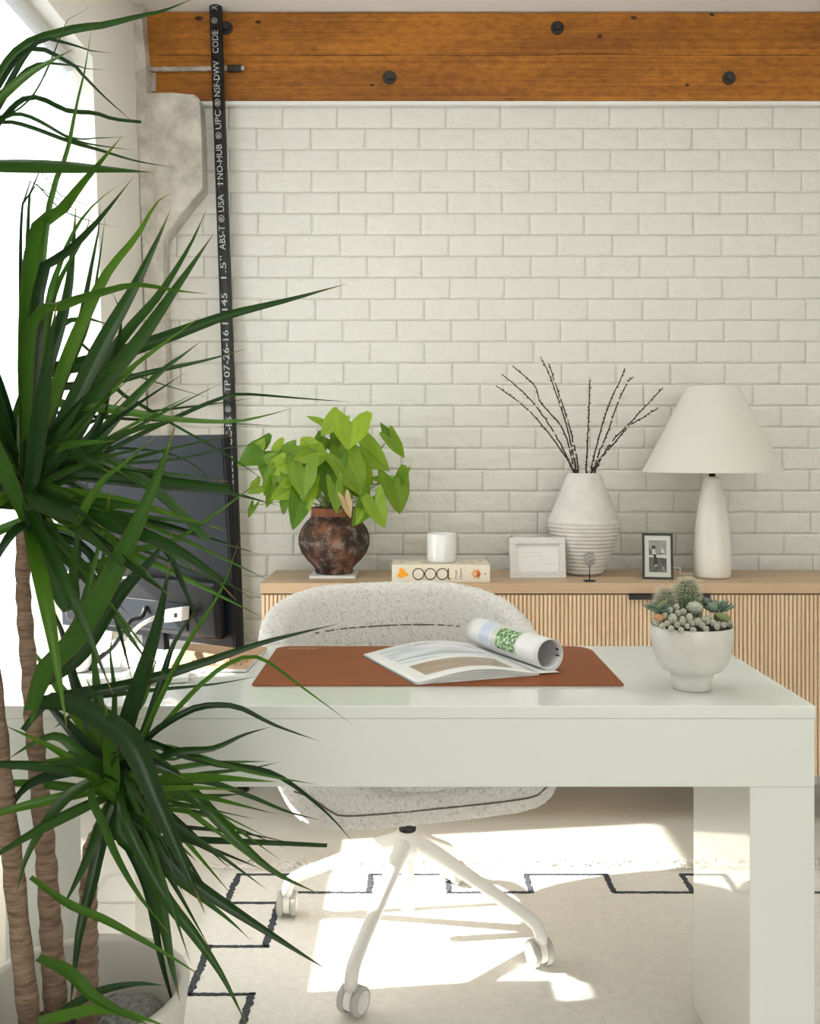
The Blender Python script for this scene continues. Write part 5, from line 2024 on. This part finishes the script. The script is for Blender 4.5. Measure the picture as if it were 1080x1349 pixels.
# lower head
LO = [([(165, 965), (190, 885), (210, 815), (224, 738)], 23, -.06, 0), ([(190, 965), (212, 900), (228, 850), (250, 815), (258, 800)], 12, .05, 0), ([(178, 990), (240, 860), (290, 780), (315, 712)], 7, -.03, 1),
      ([(195, 974), (265, 900), (310, 869), (345, 867), (397, 904), (465, 955)], 8, .10, 1), ([(192, 974), (247, 937), (284, 929), (317, 933), (361, 955), (422, 977)], 9, .06, 0),
      ([(215, 995), (280, 985), (320, 968), (358, 957)], 12, .04, 0), ([(178, 974), (228, 990), (285, 1005), (349, 1015), (388, 1035), (434, 1074), (468, 1113)], 10, .14, 0),
      ([(200, 985), (300, 1010), (360, 1024), (421, 1034)], 9, .06, 1), ([(200, 1030), (270, 1030), (330, 1050), (380, 1070), (425, 1081)], 9, .12, 0),
      ([(175, 1045), (240, 1050), (322, 1046)], 12, .15, 0), ([(200, 1035), (260, 1020), (330, 1012), (370, 1003)], 7, .1, 0),
      ([(170, 1060), (220, 1095), (290, 1122), (350, 1147)], 8, .10, 0), ([(160, 1085), (240, 1090), (320, 1098), (388, 1111)], 7, .17, 0), ([(180, 1060), (260, 1070), (310, 1090), (382, 1120)], 5, .16, 0),
      ([(185, 990), (228, 1020), (270, 1060), (317, 1110), (363, 1149), (421, 1178)], 17, -.04, 0), ([(150, 1052), (192, 1095), (245, 1153), (299, 1192), (363, 1234), (436, 1281)], 17, -.02, 0),
      ([(155, 1100), (203, 1138), (256, 1177), (299, 1210), (330, 1238)], 13, .04, 0), ([(165, 1080), (213, 1174), (256, 1231), (292, 1284), (326, 1352)], 16, -.06, 0),
      ([(167, 1035), (188, 1103), (210, 1192), (224, 1263), (237, 1320)], 22, -.04, 0), ([(160, 1090), (195, 1170), (212, 1260), (236, 1352)], 13, .02, 0),
      ([(121, 1042), (138, 1088), (156, 1131), (185, 1181), (223, 1230)], 11, -.12, 1), ([(135, 1105), (120, 1170), (105, 1230), (92, 1330)], 16, -.08, 0), ([(130, 1090), (120, 1117), (100, 1160), (80, 1200)], 17, -.05, 0),
      ([(120, 1000), (80, 970), (50, 975), (10, 1000)], 16, -.05, 0), ([(130, 980), (100, 900), (85, 840), (60, 780)], 16, .03, 0), ([(140, 980), (128, 920), (122, 860), (115, 830)], 16, .05, 0),
      ([(150, 970), (150, 910), (145, 860), (150, 830)], 9, .08, 0), ([(130, 1010), (70, 1020), (30, 1040), (0, 1090)], 15, .0, 0), ([(120, 1030), (80, 1060), (40, 1120), (20, 1180)], 15, -.06, 0),
      ([(150, 960), (185, 930), (200, 890), (207, 860)], 10, .1, 1), ([(170, 960), (200, 990), (230, 1000), (262, 985)], 9, .14, 0), ([(165, 1010), (200, 1060), (230, 1110), (250, 1180)], 9, .1, 0),
      ([(140, 1010), (110, 990), (90, 995), (60, 1030)], 12, .08, 0), ([(150, 1000), (120, 950), (100, 940), (70, 960)], 14, .12, 0)]
for pts, w, dt, lt in LO:
    L(pts, w, HL, dt, light=bool(lt))
L([(150, 1100), (230, 1104), (330, 1108), (431, 1113)], 11, HL, .14, blunt=True)
L([(96, 927), (154, 960), (180, 990), (204, 1047), (235, 1120), (270, 1203)], 30, P(50, 900, 1.36), -.05, light=False, roll=.1, dbase=1.36)
L([(70, 920), (150, 905), (200, 893), (280, 868), (350, 845), (448, 821)], 15, P(30, 940, 1.38), .12, roll=.25)
L([(70, 915), (110, 920), (200, 910), (280, 902), (346, 890)], 8, P(40, 935, 1.42), .16)
L([(90, 1192), (138, 1213), (192, 1242), (228, 1263), (270, 1289)], 12, P(40, 1170, 1.36), -.02, light=True)
L([(90, 1282), (120, 1312), (160, 1335), (200, 1352)], 18, P(50, 1240, 1.33), -.05, light=True)
L([(70, 1340), (130, 1328), (180, 1338), (222, 1353)], 15, P(50, 1330, 1.33), -.05, light=True)
L([(85, 1330), (130, 1306), (180, 1296), (222, 1299)], 11, P(60, 1345, 1.36), .06)
# thin fill leaves between the traced ones
for head, n_, ln in ((HU, 30, .40), (HL, 26, .30)):
    for k in range(n_):
        az = random.uniform(-1.0, .75)
        el = random.uniform(-.75, 1.1) if head is HU else random.uniform(-1.0, .7)
        l_ = ln * random.uniform(.55, 1.0)
        dv = Vector((math.cos(az) * math.cos(el), math.sin(az) * math.cos(el) * .6, math.sin(el)))
        b0_ = head + Vector((0, 0, random.uniform(-.05, .04)))
        pts = [b0_ + dv * (l_ * t) - Vector((0, 0, .12 * l_ * t * t)) for t in (0, .3, .6, 1.0)]
        pts = [Vector((p.x, min(p.y, 1.66), p.z)) for p in pts]
        strap(pts, random.uniform(.006, .015), random.choice((M_drac, M_drac, M_dracl)), random.uniform(-.8, .8), False, 14)
# leaves on the far sides of the heads
for head, n_, ln in ((HU, 34, .42), (HT, 30, .36), (HL, 16, .30)):
    for k in range(n_):
        az = random.uniform(PI * .55, PI * 1.85)
        el = random.uniform(-.5, 1.15)
        l_ = ln * random.uniform(.7, 1.1)
        dv = Vector((math.cos(az) * math.cos(el), math.sin(az) * math.cos(el) * .75, math.sin(el)))
        droop = random.uniform(.05, .22) * l_
        b0_ = head + Vector((random.uniform(-.01, .01), random.uniform(-.01, .01), random.uniform(-.06, .05)))
        pts = [b0_ + dv * (l_ * t) - Vector((0, 0, droop * t * t)) for t in (0, .3, .6, 1.0)]
        pts = [Vector((max(p.x, -.86), min(p.y, 1.66 if p.z < .8 else 1.9), max(p.z, .42))) for p in pts]
        strap(pts, random.uniform(.014, .026), random.choice((M_drac, M_drac, M_dracl)), random.uniform(-.8, .8), False, 14)
